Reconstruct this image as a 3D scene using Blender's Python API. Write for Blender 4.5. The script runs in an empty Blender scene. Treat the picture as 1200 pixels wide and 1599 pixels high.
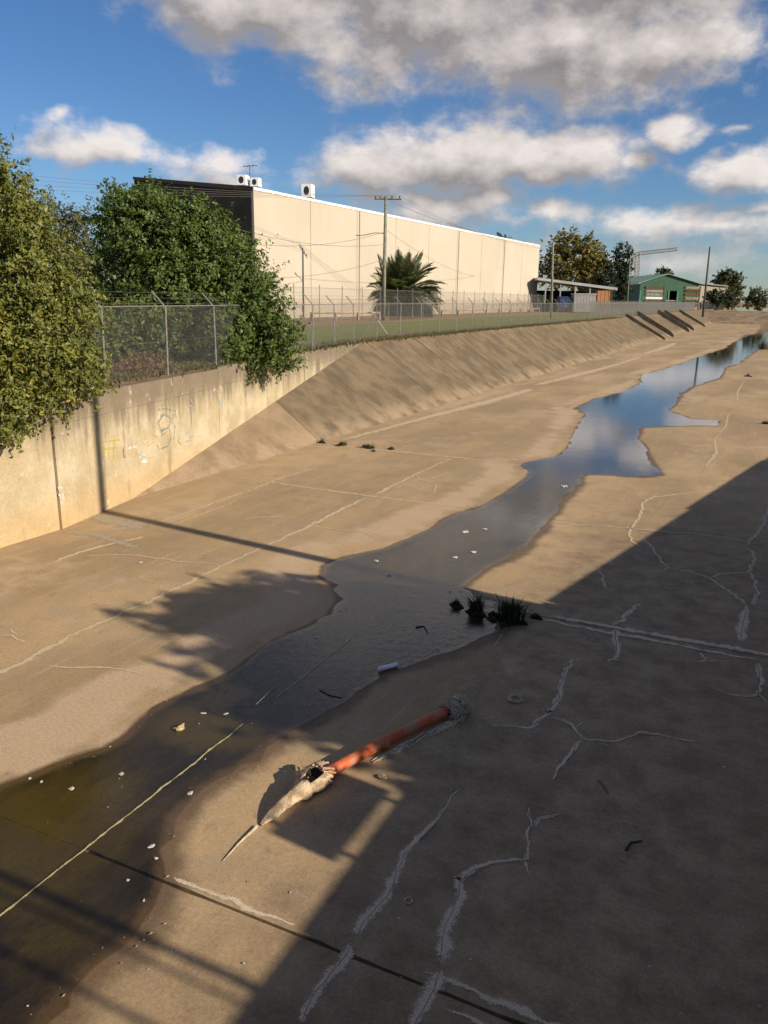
import bpy, bmesh, math, random
import numpy as np
from mathutils import Vector, Matrix
from mathutils.geometry import tessellate_polygon

R = math.radians
random.seed(7); rng = np.random.default_rng(7)
scn = bpy.context.scene
C = scn.collection

# ------------------------------------------------------------------ camera
F, CX, CY, H = 1250.0, 600.0, 799.5, 5.1          # pixels of a 1200x1599 frame, eye 5.1 m over the channel floor
ROLL, PITCH, YAW = R(0.83), R(15.0226), R(25.3534)
f0 = np.array([-math.sin(YAW), math.cos(YAW), 0]); r0 = np.array([math.cos(YAW), math.sin(YAW), 0]); u0 = np.array([0, 0, 1.0])
FW = f0*math.cos(PITCH) - u0*math.sin(PITCH)
U_ = u0*math.cos(PITCH) + f0*math.sin(PITCH)
RT = r0*math.cos(ROLL) + U_*math.sin(ROLL)
UP = U_*math.cos(ROLL) - r0*math.sin(ROLL)
EYE = np.array([0, 0, H])
cam = bpy.data.cameras.new('camera'); camo = bpy.data.objects.new('camera', cam); C.objects.link(camo)
m = Matrix.Identity(4)
for i in range(3):
    m[i][0], m[i][1], m[i][2], m[i][3] = RT[i], UP[i], -FW[i], EYE[i]
camo.matrix_world = m
cam.sensor_fit = 'VERTICAL'; cam.sensor_height = 36.0; cam.lens = F/1599*36
cam.clip_start = 0.05; cam.clip_end = 6000
scn.camera = camo

def ray(x, y):
    return FW*F + RT*(x-CX) - UP*(y-CY)
def gp(x, y, z=0.0):                                # where a line of sight meets the level z
    d = ray(x, y); k = (z-H)/d[2]; return EYE + k*d
def at(x, y, depth):                                # a point at a given level distance ahead
    d = ray(x, y); return EYE + d*depth/(d@f0)
def proj(P):
    d = np.array(P)-EYE; z = d@FW; return CX+F*(d@RT)/z, CY-F*(d@UP)/z

# ------------------------------------------------------------------ sky, sun, exposure
TAN_E = 0.457; EL = math.atan(TAN_E)
SH = np.array([-0.9939, 0.11, 0])                   # the way shadows fall
sun = bpy.data.lights.new('sun', 'SUN'); sun.energy = 5.0; sun.angle = R(0.53); sun.color = (1.0, 0.88, 0.71)
suno = bpy.data.objects.new('sun', sun); C.objects.link(suno)
suno.rotation_euler = Vector((SH[0]*math.cos(EL), SH[1]*math.cos(EL), -math.sin(EL))).to_track_quat('-Z', 'Y').to_euler()
scn.view_settings.view_transform = 'Standard'; scn.view_settings.look = 'None'
scn.view_settings.exposure = 0.5; scn.view_settings.gamma = 1.0; scn.view_settings.use_curve_mapping = False
scn.cycles.max_bounces = 8; scn.cycles.transparent_max_bounces = 24
scn.cycles.use_adaptive_sampling = True; scn.cycles.adaptive_threshold = 0.02
scn.cycles.diffuse_bounces = 3; scn.cycles.glossy_bounces = 3
SKY_STRENGTH = 0.056

class NT:
    """small helper for node trees"""
    def __init__(s, tree): s.t = tree; s.n = tree.nodes; s.l = tree.links
    def put(s, inp, v):
        if v is None: return
        if isinstance(v, bpy.types.NodeSocket): s.l.new(v, inp)
        else: inp.default_value = v
    def node(s, typ, **kw):
        n = s.n.new(typ)
        for k, v in kw.items(): setattr(n, k, v)
        return n
    def math(s, op, a, b=None, c=None, clamp=False):
        n = s.node('ShaderNodeMath', operation=op, use_clamp=clamp)
        for i, v in enumerate((a, b, c)): s.put(n.inputs[i], v)
        return n.outputs[0]
    def vmath(s, op, a, b=None):
        n = s.node('ShaderNodeVectorMath', operation=op)
        s.put(n.inputs[0], a); s.put(n.inputs[1], b)
        return n.outputs['Value' if op in ('LENGTH', 'DOT_PRODUCT', 'DISTANCE') else 'Vector']
    def noise(s, vec, scale, detail=4, rough=0.55, out='Fac', dist=0.0):
        n = s.node('ShaderNodeTexNoise'); s.put(n.inputs['Vector'], vec)
        n.inputs['Scale'].default_value = scale; n.inputs['Detail'].default_value = detail
        n.inputs['Roughness'].default_value = rough; n.inputs['Distortion'].default_value = dist
        return n.outputs[out]
    def ramp(s, fac, lo, hi, a=0.0, b=1.0, smooth=True):
        n = s.node('ShaderNodeMapRange', interpolation_type='SMOOTHSTEP' if smooth else 'LINEAR')
        s.put(n.inputs[0], fac)
        for i, v in enumerate((lo, hi, a, b)): s.put(n.inputs[i+1], v)
        return n.outputs[0]
    def mix(s, fac, a, b, blend='MIX'):
        n = s.node('ShaderNodeMix', data_type='RGBA', blend_type=blend)
        s.put(n.inputs[0], fac)
        for i, v in ((6, a), (7, b)):
            if isinstance(v, tuple) and len(v) == 3: v = (*v, 1)
            s.put(n.inputs[i], v)
        return n.outputs[2]
    def sep(s, v):
        n = s.node('ShaderNodeSeparateXYZ'); s.put(n.inputs[0], v); return n.outputs
    def comb(s, x, y, z=0.0):
        n = s.node('ShaderNodeCombineXYZ')
        for i, v in enumerate((x, y, z)): s.put(n.inputs[i], v)
        return n.outputs[0]
    def attr(s, name):
        return s.node('ShaderNodeAttribute', attribute_name=name).outputs['Fac']
    def pos(s):
        return s.node('ShaderNodeNewGeometry').outputs['Position']

w = bpy.data.worlds.new('World'); scn.world = w; w.use_nodes = True
W = NT(w.node_tree); W.n.clear()
sky = W.node('ShaderNodeTexSky', sky_type='NISHITA', sun_disc=False)
sky.sun_elevation = EL; sky.sun_rotation = math.atan2(-SH[0], -SH[1]); sky.altitude = 100
sky.air_density = 1.0; sky.dust_density = 0.15; sky.ozone_density = 3.0

# clouds: banks of cumulus at their bearings (azimuth, elevation in radians), broken up by noise
def azel(x, y):
    d = ray(x, y); d = d/np.linalg.norm(d); return math.atan2(d[0], d[1]), math.asin(d[2])
CLOUDS = [  # centre x, y, half width, half height (pixels of the photograph), weight
    (430, 0, 250, 75, 1), (690, 10, 330, 130, 1), (900, 60, 270, 118, 1), (1060, 62, 125, 72, 1), (640, -90, 420, 120, 1), (980, -80, 330, 120, 1),
    (720, 248, 265, 66, 1), (585, 262, 125, 62, 1), (860, 245, 175, 62, 1), (690, 308, 210, 42, .8), (990, 245, 60, 28, .85),
    (140, 240, 145, 42, .72), (345, 264, 110, 36, .70), (1066, 198, 56, 24, .75), (1165, 272, 90, 38, .9), (1150, 209, 34, 13, .45),
    (95, 177, 18, 12, .45), (860, 337, 80, 26, .7), (1100, 358, 170, 38, .75), (980, 402, 360, 36, .55), (1180, 330, 70, 24, .55), (780, 345, 130, 26, .5)]
g = bpy.data.node_groups.new('cloud_density', 'ShaderNodeTree')
g.interface.new_socket('Dir', in_out='INPUT', socket_type='NodeSocketVector')
g.interface.new_socket('Density', in_out='OUTPUT', socket_type='NodeSocketFloat')
G = NT(g); gi = G.node('NodeGroupInput'); go = G.node('NodeGroupOutput')
v = gi.outputs[0]
flat = G.vmath('MULTIPLY', v, (1.0, 1.5, 1.0))
warp = G.noise(flat, 9.0, 3, 0.5, out='Color')
vw = G.vmath('ADD', v, G.vmath('MULTIPLY', G.vmath('SUBTRACT', warp, (0.5, 0.5, 0.5)), (0.11, 0.06, 0.0)))
dens = None
for (x, y, rx, ry, wt) in CLOUDS:
    a, e = azel(x, y)
    d = G.vmath('LENGTH', G.vmath('MULTIPLY', G.vmath('SUBTRACT', vw, (a, e, 0)), (F/rx*.93, F/ry*.93, 0)))
    k = G.math('MULTIPLY_ADD', d, -wt, wt)
    dens = k if dens is None else G.math('SMOOTH_MAX', dens, k, 0.15)
# unseen broken cumulus elsewhere, its cover set to tune the shade's warmth and depth
zz = G.sep(v)
gen = G.noise(G.vmath('MULTIPLY', v, (1.0, 2.2, 1.0)), 2.6, 4, 0.55)
gen = G.math('MULTIPLY_ADD', gen, 3.2, -1.52)
inview = G.math('MULTIPLY', G.ramp(G.math('ABSOLUTE', G.math('ADD', zz[0], 0.44)), 0.50, 0.62, 1, 0), G.ramp(zz[1], 0.28, 0.4, 1, 0))
gen = G.math('MULTIPLY_ADD', inview, -1.5, gen)
dens = G.math('MAXIMUM', dens, gen)
fb = G.noise(flat, 13.0, 7, 0.6)
dens = G.math('ADD', G.math('MULTIPLY_ADD', fb, 1.5, -0.82), dens)
G.l.new(dens, go.inputs[0])
tc = W.node('ShaderNodeTexCoord'); sx, sy, sz = W.sep(tc.outputs['Generated'])
az = W.math('ARCTAN2', sx, sy); el = W.math('ARCSINE', sz)
ae = W.comb(az, el, 0.0)
def density(vec):
    n = W.node('ShaderNodeGroup'); n.node_tree = g; W.put(n.inputs[0], vec); return n.outputs[0]
d0 = density(ae); d1 = density(W.vmath('ADD', ae, (0.016, 0.026, 0.0)))
lit = W.ramp(W.math('SUBTRACT', d0, d1), -0.30, 0.50, 0, 1, False)
thin = W.ramp(d0, 0.0, 0.9, 1.0, 0.0, False)
lum = W.math('ADD', W.math('MULTIPLY', lit, 0.78), W.math('MULTIPLY', thin, 0.34), clamp=True)
ccol = W.mix(lum, (0.150, 0.136, 0.138), (0.68, 0.625, 0.59))
alpha = W.ramp(d0, 0.0, 0.55, 0, 0.97)
alpha = W.math('MULTIPLY', alpha, W.ramp(el, 0.0, 0.10, 0.55, 1.0))
hs = W.node('ShaderNodeHueSaturation'); hs.inputs['Saturation'].default_value = 1.12
W.l.new(sky.outputs[0], hs.inputs['Color'])
skyc = W.vmath('MULTIPLY', hs.outputs[0], (SKY_STRENGTH*.82, SKY_STRENGTH*.97, SKY_STRENGTH*1.20))
bg = W.node('ShaderNodeBackground'); bg.inputs['Strength'].default_value = 1.0
W.l.new(W.mix(alpha, skyc, ccol), bg.inputs['Color'])
W.l.new(bg.outputs[0], W.node('ShaderNodeOutputWorld').inputs[0])
w.cycles.sampling_method = 'MANUAL'; w.cycles.sample_map_resolution = 512

# ------------------------------------------------------------------ mesh helpers
class MB:
    def __init__(s): s.v = []; s.f = []
    def add(s, vs, fs):
        o = len(s.v); s.v += [tuple(map(float, p)) for p in vs]; s.f += [tuple(i+o for i in f) for f in fs]; return s
    def box(s, lo, hi, j=0.0):
        x0, y0, z0 = lo; x1, y1, z1 = hi
        vs = [(x0,y0,z0),(x1,y0,z0),(x1,y1,z0),(x0,y1,z0),(x0,y0,z1),(x1,y0,z1),(x1,y1,z1),(x0,y1,z1)]
        if j: vs = [tuple(c+random.uniform(-j, j) for c in p) for p in vs]
        return s.add(vs, [(3,2,1,0),(4,5,6,7),(0,1,5,4),(1,2,6,5),(2,3,7,6),(3,0,4,7)])
    def tube(s, path, rad, n=8, cap=True, squash=1.0):
        P = [np.array(p, float) for p in path]; k = len(P)
        if np.isscalar(rad): rad = [rad]*k
        vs = []
        for i, p in enumerate(P):
            t = P[min(i+1, k-1)]-P[max(i-1, 0)]; t = t/(np.linalg.norm(t)+1e-9)
            a = np.array([0, 0, 1.0]) if abs(t[2]) < .9 else np.array([1.0, 0, 0])
            b = np.cross(t, a); b /= np.linalg.norm(b); c = np.cross(b, t)
            for q in range(n):
                th = 2*math.pi*q/n
                vs.append(p + rad[i]*(math.cos(th)*b + math.sin(th)*c*squash))
        fs = [(i*n+q, i*n+(q+1) % n, (i+1)*n+(q+1) % n, (i+1)*n+q) for i in range(k-1) for q in range(n)]
        if cap: fs += [tuple(range(n-1, -1, -1)), tuple((k-1)*n+q for q in range(n))]
        return s.add(vs, fs)
    def prism(s, poly, z0, z1):                       # poly in xy
        n = len(poly)
        vs = [(x, y, z0) for x, y in poly]+[(x, y, z1) for x, y in poly]
        return s.add(vs, [tuple(range(n-1, -1, -1)), tuple(range(n, 2*n))]+[(i, (i+1) % n, n+(i+1) % n, n+i) for i in range(n)])
    def mesh(s, name='mesh'):
        me = bpy.data.meshes.new(name); me.from_pydata(s.v, [], s.f); me.update(); return me
    def build(s, name, mat, parent=None, smooth=False, bevel=0.0):
        o = obj(name, s.mesh(name), mat, parent, smooth)
        if bevel: 
            b = o.modifiers.new('bevel', 'BEVEL'); b.width = bevel; b.segments = 2; b.limit_method = 'ANGLE'
        return o
def obj(name, me, mat=None, parent=None, smooth=False):
    if mat and not me.materials: me.materials.append(mat)
    if smooth: me.polygons.foreach_set('use_smooth', [True]*len(me.polygons))
    o = bpy.data.objects.new(name, me); C.objects.link(o)
    if parent: o.parent = parent
    return o
def tag(o, label=None, cat=None, group=None, kind=None):
    if label: o['label'] = label
    if cat: o['category'] = cat
    if group: o['group'] = group
    if kind: o['kind'] = kind
    return o
def thing(name, label, cat, loc=(0, 0, 0), rz=0.0, group=None, kind=None):
    o = bpy.data.objects.new(name, None); C.objects.link(o); o.empty_display_size = .2
    o.location = tuple(map(float, loc)); o.rotation_euler = (0, 0, rz)
    return tag(o, label, cat, group, kind)
def fast_mesh(name, V, Q, attrs=None):
    """V (n,3), Q (m,4) arrays to a mesh"""
    me = bpy.data.meshes.new(name); n, k = len(V), len(Q)
    me.vertices.add(n); me.vertices.foreach_set('co', np.asarray(V, np.float32).ravel())
    me.loops.add(k*4); me.loops.foreach_set('vertex_index', np.asarray(Q, np.int32).ravel())
    me.polygons.add(k); me.polygons.foreach_set('loop_start', np.arange(0, 4*k, 4, dtype=np.int32))
    me.update(calc_edges=True)
    me.polygons.foreach_set('use_smooth', np.zeros(k, bool))
    for nm, arr in (attrs or {}).items():
        a = me.attributes.new(nm, 'FLOAT', 'POINT'); a.data.foreach_set('value', np.asarray(arr, np.float32))
    return me

# value noise for shapes
def vnoise(x, y, seed=0):
    xi = np.floor(x).astype(int); yi = np.floor(y).astype(int); fx = x-xi; fy = y-yi
    def h(a, b):
        s = np.sin(a*127.1+b*311.7+seed*74.7)*43758.5453; return s-np.floor(s)
    ux = fx*fx*(3-2*fx); uy = fy*fy*(3-2*fy)
    return (h(xi, yi)*(1-ux)+h(xi+1, yi)*ux)*(1-uy)+(h(xi, yi+1)*(1-ux)+h(xi+1, yi+1)*ux)*uy
def fbm(x, y, o=4, seed=0):
    t = 0; a = .5
    for i in range(o): t = t+a*vnoise(x*2**i, y*2**i, seed+i); a *= .5
    return t
def poly_dist(px, py, poly):
    """signed distance, positive inside"""
    P = np.asarray(poly, float); d2 = np.full(px.shape, 1e18); ins = np.zeros(px.shape, bool)
    for i in range(len(P)):
        a = P[i-1]; b = P[i]; e = b-a; L = e@e+1e-12
        t = np.clip(((px-a[0])*e[0]+(py-a[1])*e[1])/L, 0, 1)
        d2 = np.minimum(d2, (px-a[0]-t*e[0])**2+(py-a[1]-t*e[1])**2)
        c = (a[1] > py) != (b[1] > py)
        with np.errstate(divide='ignore', invalid='ignore'):
            xx = (b[0]-a[0])*(py-a[1])/(b[1]-a[1]+1e-12)+a[0]
        ins ^= c & (px < xx)
    return np.where(ins, 1, -1)*np.sqrt(d2)

# ------------------------------------------------------------------ materials
def material(name):
    mt = bpy.data.materials.new(name); mt.use_nodes = True; t = NT(mt.node_tree)
    b = t.n['Principled BSDF']; b.inputs['Specular IOR Level'].default_value = 0.3
    return mt, t, b
def bump(t, b, height, strength=0.3, dist=0.02):
    n = t.node('ShaderNodeBump'); n.inputs['Strength'].default_value = strength; n.inputs['Distance'].default_value = dist
    t.l.new(height, n.inputs['Height']); t.l.new(n.outputs[0], b.inputs['Normal'])
def simple(name, col, rough=0.7, var=0.25, scale=3.0, metal=0.0, col2=None, bmp=0.0, objspace=False):
    mt, t, b = material(name)
    p = t.node('ShaderNodeTexCoord').outputs['Object'] if objspace else t.pos()
    n1 = t.noise(p, scale, 6, 0.6)
    c2 = col2 or tuple(c*(1-var) for c in col)
    t.l.new(t.mix(t.ramp(n1, .35, .65), c2, col), b.inputs['Base Color'])
    b.inputs['Roughness'].default_value = rough; b.inputs['Metallic'].default_value = metal
    if bmp: bump(t, b, t.noise(p, scale*6, 5, .6), bmp)
    return mt

def floor_material():
    mt, t, b = material('channel_concrete')
    p = t.pos(); flow = t.vmath('MULTIPLY', p, (1.0, 0.45, 1.0))
    big = t.noise(flow, 0.33, 5, 0.55); mid = t.noise(p, 1.3, 6, 0.62); fine = t.noise(p, 22, 6, 0.7); grit = t.noise(p, 140, 3, 0.6)
    col = t.mix(t.ramp(big, .36, .64), (0.320, 0.225, 0.122), (0.450, 0.315, 0.172))
    col = t.mix(t.math('MULTIPLY', t.ramp(mid, .42, .68), .55), col, (0.285, 0.225, 0.148))
    algae_stain = t.ramp(t.noise(p, 0.55, 4, .6), .55, .75)
    col = t.mix(t.math('MULTIPLY', algae_stain, .35), col, (0.20, 0.170, 0.095))
    blot = t.noise(t.vmath('MULTIPLY', p, (1.0, .7, 1.0)), 3.6, 8, .7, dist=.6)
    col = t.mix(t.ramp(blot, .55, .68, 0, .40), col, (0.185, 0.142, 0.092))
    wash = t.noise(t.vmath('MULTIPLY', p, (3.2, .35, 1.0)), 1.5, 6, .65)
    col = t.mix(t.ramp(wash, .54, .66, 0, .35), col, (0.48, 0.36, 0.225))
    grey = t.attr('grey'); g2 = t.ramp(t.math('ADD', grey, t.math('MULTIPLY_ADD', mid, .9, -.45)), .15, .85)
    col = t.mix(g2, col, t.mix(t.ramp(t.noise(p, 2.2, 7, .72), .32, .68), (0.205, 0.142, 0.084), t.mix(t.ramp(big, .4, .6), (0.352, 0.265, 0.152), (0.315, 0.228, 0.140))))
    silt = t.math('ADD', t.attr('silt'), t.math('MULTIPLY_ADD', mid, 1.5, -.85))
    s = t.ramp(silt, .1, .6, 0, .85)
    col = t.mix(s, col, t.mix(mid, (0.44, 0.31, 0.19), (0.54, 0.40, 0.26)))
    # muddy bed under the stream: dark film, brown and olive growth
    wet = t.math('ADD', t.attr('wet'), t.math('MULTIPLY_ADD', t.noise(p, 3.0, 5, .65), .5, -.25))
    bed = t.mix(t.ramp(t.noise(flow, 1.4, 6, .65), .35, .68), (0.020, 0.016, 0.011), (0.062, 0.047, 0.028))
    alg = t.ramp(t.math('ADD', t.attr('algae'), t.math('MULTIPLY_ADD', t.noise(flow, 2.6, 6, .7), 1.1, -.55)), .2, .8)
    bed = t.mix(alg, bed, t.mix(t.noise(flow, 5, 5, .7), (0.052, 0.040, 0.012), (0.150, 0.110, 0.028)))
    damp = t.ramp(wet, .2, .55)
    col = t.mix(t.math('MULTIPLY', damp, .78), col, (0.085, 0.052, 0.032))
    col = t.mix(t.ramp(wet, .66, .92), col, bed)
    col = t.mix(1.0, col, t.comb(*(t.ramp(fine, .25, .75, .84, 1.12),)*3), 'MULTIPLY')
    col = t.mix(t.ramp(grit, .60, .74, 0, .35), col, (0.42, 0.35, 0.26))
    agg = t.noise(p, 55, 4, .8); col = t.mix(1.0, col, t.comb(*(t.ramp(agg, .30, .70, .84, 1.20),)*3), 'MULTIPLY')
    col = t.mix(t.ramp(t.noise(p, 90, 2, .5), .33, .26, 0, .5), col, (0.05, 0.043, 0.035))
    t.l.new(col, b.inputs['Base Color'])
    t.l.new(t.ramp(wet, .2, .6, .92, .5), b.inputs['Roughness'])
    b.inputs['Specular IOR Level'].default_value = .22
    hh = t.math('ADD', t.math('MULTIPLY', fine, .7), t.math('MULTIPLY', grit, .3))
    bump(t, b, hh, .30, .006)
    return mt
M_FLOOR = floor_material()

def bank_material(name, pale=False):
    mt, t, b = material(name)
    p = t.pos(); x, y, z = t.sep(p)
    # streaks run straight down the slope: stretch the noise along x and z
    sv = t.comb(t.math('MULTIPLY', x, .10), t.math('MULTIPLY', y, 1.0), 0.0)
    st = t.noise(sv, 1.9, 6, .72); st2 = t.noise(sv, .55, 4, .6); mid = t.noise(p, .9, 6, .6); fine = t.noise(p, 16, 6, .7)
    if pale: col = t.mix(t.ramp(mid, .35, .65), (0.190, 0.138, 0.086), (0.255, 0.188, 0.118))
    else: col = t.mix(t.ramp(mid, .35, .65), (0.112, 0.087, 0.056), (0.178, 0.134, 0.082))
    col = t.mix(t.ramp(st, .50, .30, 0, .12), col, (0.085, 0.075, 0.058))
    topm = t.ramp(z, .7, 2.9, .05, 1.0)
    gate = t.ramp(t.noise(t.comb(0.0, y, 0.0), .16, 3, .5), .40, .62)
    topm = t.math('MULTIPLY', topm, t.math('MULTIPLY_ADD', gate, .8, .2))
    pl = t.math('MULTIPLY', t.ramp(t.math('ADD', st, t.math('MULTIPLY', t.math('SUBTRACT', st2, .5), .5)), .555, .66), topm)
    col = t.mix(t.math('MULTIPLY', pl,   .3 if pale else .7), col, (0.43, 0.33, 0.215))
    foot = t.math('MULTIPLY', t.ramp(z, .75, .0), t.ramp(mid, .3, .62))
    col = t.mix(t.math('MULTIPLY', foot, .7), col, (0.34, 0.245, 0.155))
    lip = t.math('MULTIPLY', t.ramp(z, 2.55, 2.9), t.ramp(t.noise(p, 2.2, 4), .4, .6))
    col = t.mix(t.math('MULTIPLY', lip, .5), col, (0.26, 0.165, 0.085))
    col = t.mix(1.0, col, t.comb(*(t.ramp(fine, .25, .75, .85, 1.12),)*3), 'MULTIPLY')
    t.l.new(col, b.inputs['Base Color']); b.inputs['Roughness'].default_value = .95
    b.inputs['Specular IOR Level'].default_value = .15
    bump(t, b, fine, .4, .02)
    return mt
M_BANK = bank_material('bank_concrete'); M_APRON = bank_material('apron_concrete', True)

def wall_material():
    mt, t, b = material('retaining_wall_concrete')
    p = t.pos(); x, y, z = t.sep(p)
    run = t.comb(t.math('MULTIPLY', x, 1.0), t.math('MULTIPLY', y, 1.0), t.math('MULTIPLY', z, .12))
    st = t.noise(run, 2.6, 6, .7); mid = t.noise(p, 1.1, 5, .6); fine = t.noise(p, 18, 6, .7)
    col = t.mix(t.ramp(mid, .35, .68), (0.375, 0.305, 0.185), (0.49, 0.42, 0.295))
    # rusty orange towards puddled foot, grey-black runs under the coping
    col = t.mix(t.math('MULTIPLY', t.ramp(z, 1.1, .1), t.ramp(mid, .35, .7, .25, .7)), col, (0.52, 0.30, 0.11))
    top = t.ramp(t.math('ADD', z, t.math('MULTIPLY_ADD', st, 2.6, -1.3)), 1.55, 2.65)
    col = t.mix(t.math('MULTIPLY', top, .82), col, (0.135, 0.105, 0.075))
    col = t.mix(t.ramp(st, .56, .70, 0, .62), col, (0.19, 0.145, 0.09))
    col = t.mix(t.ramp(t.noise(p, 2.3, 4, .6), .62, .75, 0, .5), col, (0.66, 0.58, 0.42))
    col = t.mix(1.0, col, t.comb(*(t.ramp(fine, .2, .8, .82, 1.1),)*3), 'MULTIPLY')
    col = t.mix(t.ramp(t.noise(p, 30, 3, .5), .30, .24, 0, .6), col, (0.12, 0.09, 0.06))
    t.l.new(col, b.inputs['Base Color']); b.inputs['Roughness'].default_value = .93
    b.inputs['Specular IOR Level'].default_value = .15
    bump(t, b, t.math('ADD', fine, t.math('MULTIPLY', mid, .6)), .4, .02)
    return mt
M_WALL = wall_material()

def water_material():
    mt, t, b = material('shallow_water'); t.n.remove(b)
    p = t.pos(); x, y, z = t.sep(p)
    out = t.n['Material Output']
    gl = t.node('ShaderNodeBsdfGlossy'); gl.inputs['Roughness'].default_value = .02; gl.inputs['Color'].default_value = (.97, .97, .97, 1)
    tr = t.node('ShaderNodeBsdfTransparent'); tr.inputs['Color'].default_value = (.80, .76, .64, 1)
    riffle = t.math('MULTIPLY', t.ramp(y, 4.5, 8.0), t.ramp(y, 16.5, 11.5))
    rip = t.noise(t.vmath('MULTIPLY', p, (1.6, 1.0, 1.0)), 7.5, 5, .6, dist=.4)
    slow = t.noise(t.vmath('MULTIPLY', p, (.5, 1.0, 1.0)), 1.6, 4, .5)
    hgt = t.math('ADD', t.math('MULTIPLY', rip, t.math('MULTIPLY_ADD', riffle, .85, .17)), t.math('MULTIPLY', slow, .25))
    bp = t.node('ShaderNodeBump'); bp.inputs['Strength'].default_value = .35; bp.inputs['Distance'].default_value = .018
    t.l.new(hgt, bp.inputs['Height']); t.l.new(bp.outputs[0], gl.inputs['Normal'])
    cosi = t.math('ABSOLUTE', t.vmath('DOT_PRODUCT', t.node('ShaderNodeNewGeometry').outputs['Incoming'], bp.outputs[0]))
    fres = t.math('MULTIPLY_ADD', t.math('POWER', t.math('SUBTRACT', 1.0, cosi, clamp=True), 4.6), .96, .035)      # Schlick
    ms = t.node('ShaderNodeMixShader'); t.l.new(fres, ms.inputs[0]); t.l.new(tr.outputs[0], ms.inputs[1]); t.l.new(gl.outputs[0], ms.inputs[2])
    t.l.new(ms.outputs[0], out.inputs['Surface'])
    return mt
M_WATER = water_material()

def dust_material(name, c1, c2, cover=1.0):
    """grit along a crack: solid in the middle, breaking up to nothing at its edges (attribute fade)"""
    mt, t, b = material(name)
    p = t.pos(); n = t.noise(p, 75, 6, .8); n2 = t.noise(p, 6, 4, .6)
    t.l.new(t.mix(t.ramp(n, .3, .7), c1, c2), b.inputs['Base Color']); b.inputs['Roughness'].default_value = .95
    b.inputs['Specular IOR Level'].default_value = .1
    f = t.math('ADD', t.math('MULTIPLY', t.attr('fade'), 1.25), t.math('MULTIPLY_ADD', n, 2.2, t.math('MULTIPLY_ADD', n2, .9, -1.90)))
    t.l.new(t.ramp(f, .12, .62, 0, cover), b.inputs['Alpha'])
    return mt
M_CRACK = dust_material('crack_grit', (0.42, 0.325, 0.22), (0.70, 0.565, 0.41), 1.0)
M_SILT = dust_material('pale_silt', (0.48, 0.365, 0.225), (0.62, 0.49, 0.32), .95)
M_JOINT = dust_material('joint_sealant', (0.42, 0.36, 0.17), (0.58, 0.50, 0.27), .95)
M_DARKJ = simple('open_joint', (0.035, 0.028, 0.02), .95, .5, 12)
M_CRACKLINE = dust_material('open_crack', (0.05, 0.04, 0.03), (0.12, 0.095, 0.07), .8)
M_PATCH = dust_material('mortar_patch', (0.36, 0.31, 0.22), (0.47, 0.40, 0.28), .8)

def ground_material():
    mt, t, b = material('grassy_ground')
    p = t.pos(); x, y, z = t.sep(p)
    n = t.noise(p, .35, 5, .6); m2 = t.noise(p, 3.0, 6, .7)
    grass = t.mix(t.ramp(m2, .3, .7), (0.125, 0.140, 0.045), (0.225, 0.225, 0.080))
    dirt = t.mix(t.ramp(m2, .3, .7), (0.20, 0.135, 0.075), (0.33, 0.235, 0.14))
    xn = t.math('ADD', x, t.math('MULTIPLY_ADD', n, 9.0, -4.5))
    edge = t.ramp(xn, -21.5, -19.5)                      # bare strip along the fence
    yard = t.ramp(xn, -31.5, -33.5)                      # gravel verge before the warehouse
    f = t.math('MAXIMUM', edge, yard)
    f = t.math('MAXIMUM', f, t.ramp(n, .60, .72))
    t.l.new(t.mix(f, grass, dirt), b.inputs['Base Color']); b.inputs['Roughness'].default_value = 1.0
    b.inputs['Specular IOR Level'].default_value = .05
    bump(t, b, m2, .5, .05)
    return mt
M_GROUND = ground_material()

def leaf_material(name, c1, c2, c3):
    mt, t, b = material(name); t.n.remove(b)
    a = t.attr('tint'); p = t.pos(); cl = t.noise(p, .9, 3, .5)
    col = t.mix(t.math('MULTIPLY', t.ramp(a, .0, .75, 0, 1, False), 1.0), c1, c2)
    col = t.mix(t.math('MULTIPLY', t.ramp(a, .80, 1.05), t.ramp(cl, .40, .70)), col, c3)
    d = t.node('ShaderNodeBsdfDiffuse'); tl = t.node('ShaderNodeBsdfTranslucent'); gl = t.node('ShaderNodeBsdfGlossy'); gl.inputs['Roughness'].default_value = .45
    t.l.new(col, d.inputs[0]); t.l.new(t.mix(1.0, col, (1.3, 1.25, .6), 'MULTIPLY'), tl.inputs[0]); gl.inputs[0].default_value = (.6, .6, .6, 1)
    m1 = t.node('ShaderNodeMixShader'); m1.inputs[0].default_value = .28; t.l.new(d.outputs[0], m1.inputs[1]); t.l.new(tl.outputs[0], m1.inputs[2])
    m2 = t.node('ShaderNodeMixShader'); m2.inputs[0].default_value = .035; t.l.new(m1.outputs[0], m2.inputs[1]); t.l.new(gl.outputs[0], m2.inputs[2])
    t.l.new(m2.outputs[0], t.n['Material Output'].inputs['Surface'])
    return mt
M_LEAF_YELLOW = leaf_material('leaf_yellow_green', (0.070, 0.095, 0.020), (0.195, 0.200, 0.038), (0.44, 0.32, 0.05))
M_LEAF_GREEN = leaf_material('leaf_green', (0.036, 0.066, 0.014), (0.110, 0.155, 0.030), (0.26, 0.25, 0.055))
M_LEAF_OLIVE = leaf_material('leaf_olive', (0.05, 0.055, 0.025), (0.11, 0.11, 0.05), (0.17, 0.14, 0.07))
M_LEAF_DARK = leaf_material('leaf_dark', (0.016, 0.028, 0.012), (0.035, 0.052, 0.02), (0.06, 0.075, 0.03))
M_LEAF_AUTUMN = leaf_material('leaf_autumn', (0.095, 0.095, 0.026), (0.22, 0.175, 0.04), (0.34, 0.19, 0.045))
M_LEAF_DRY = leaf_material('leaf_dry', (0.12, 0.065, 0.03), (0.22, 0.13, 0.07), (0.28, 0.19, 0.11))
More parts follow.
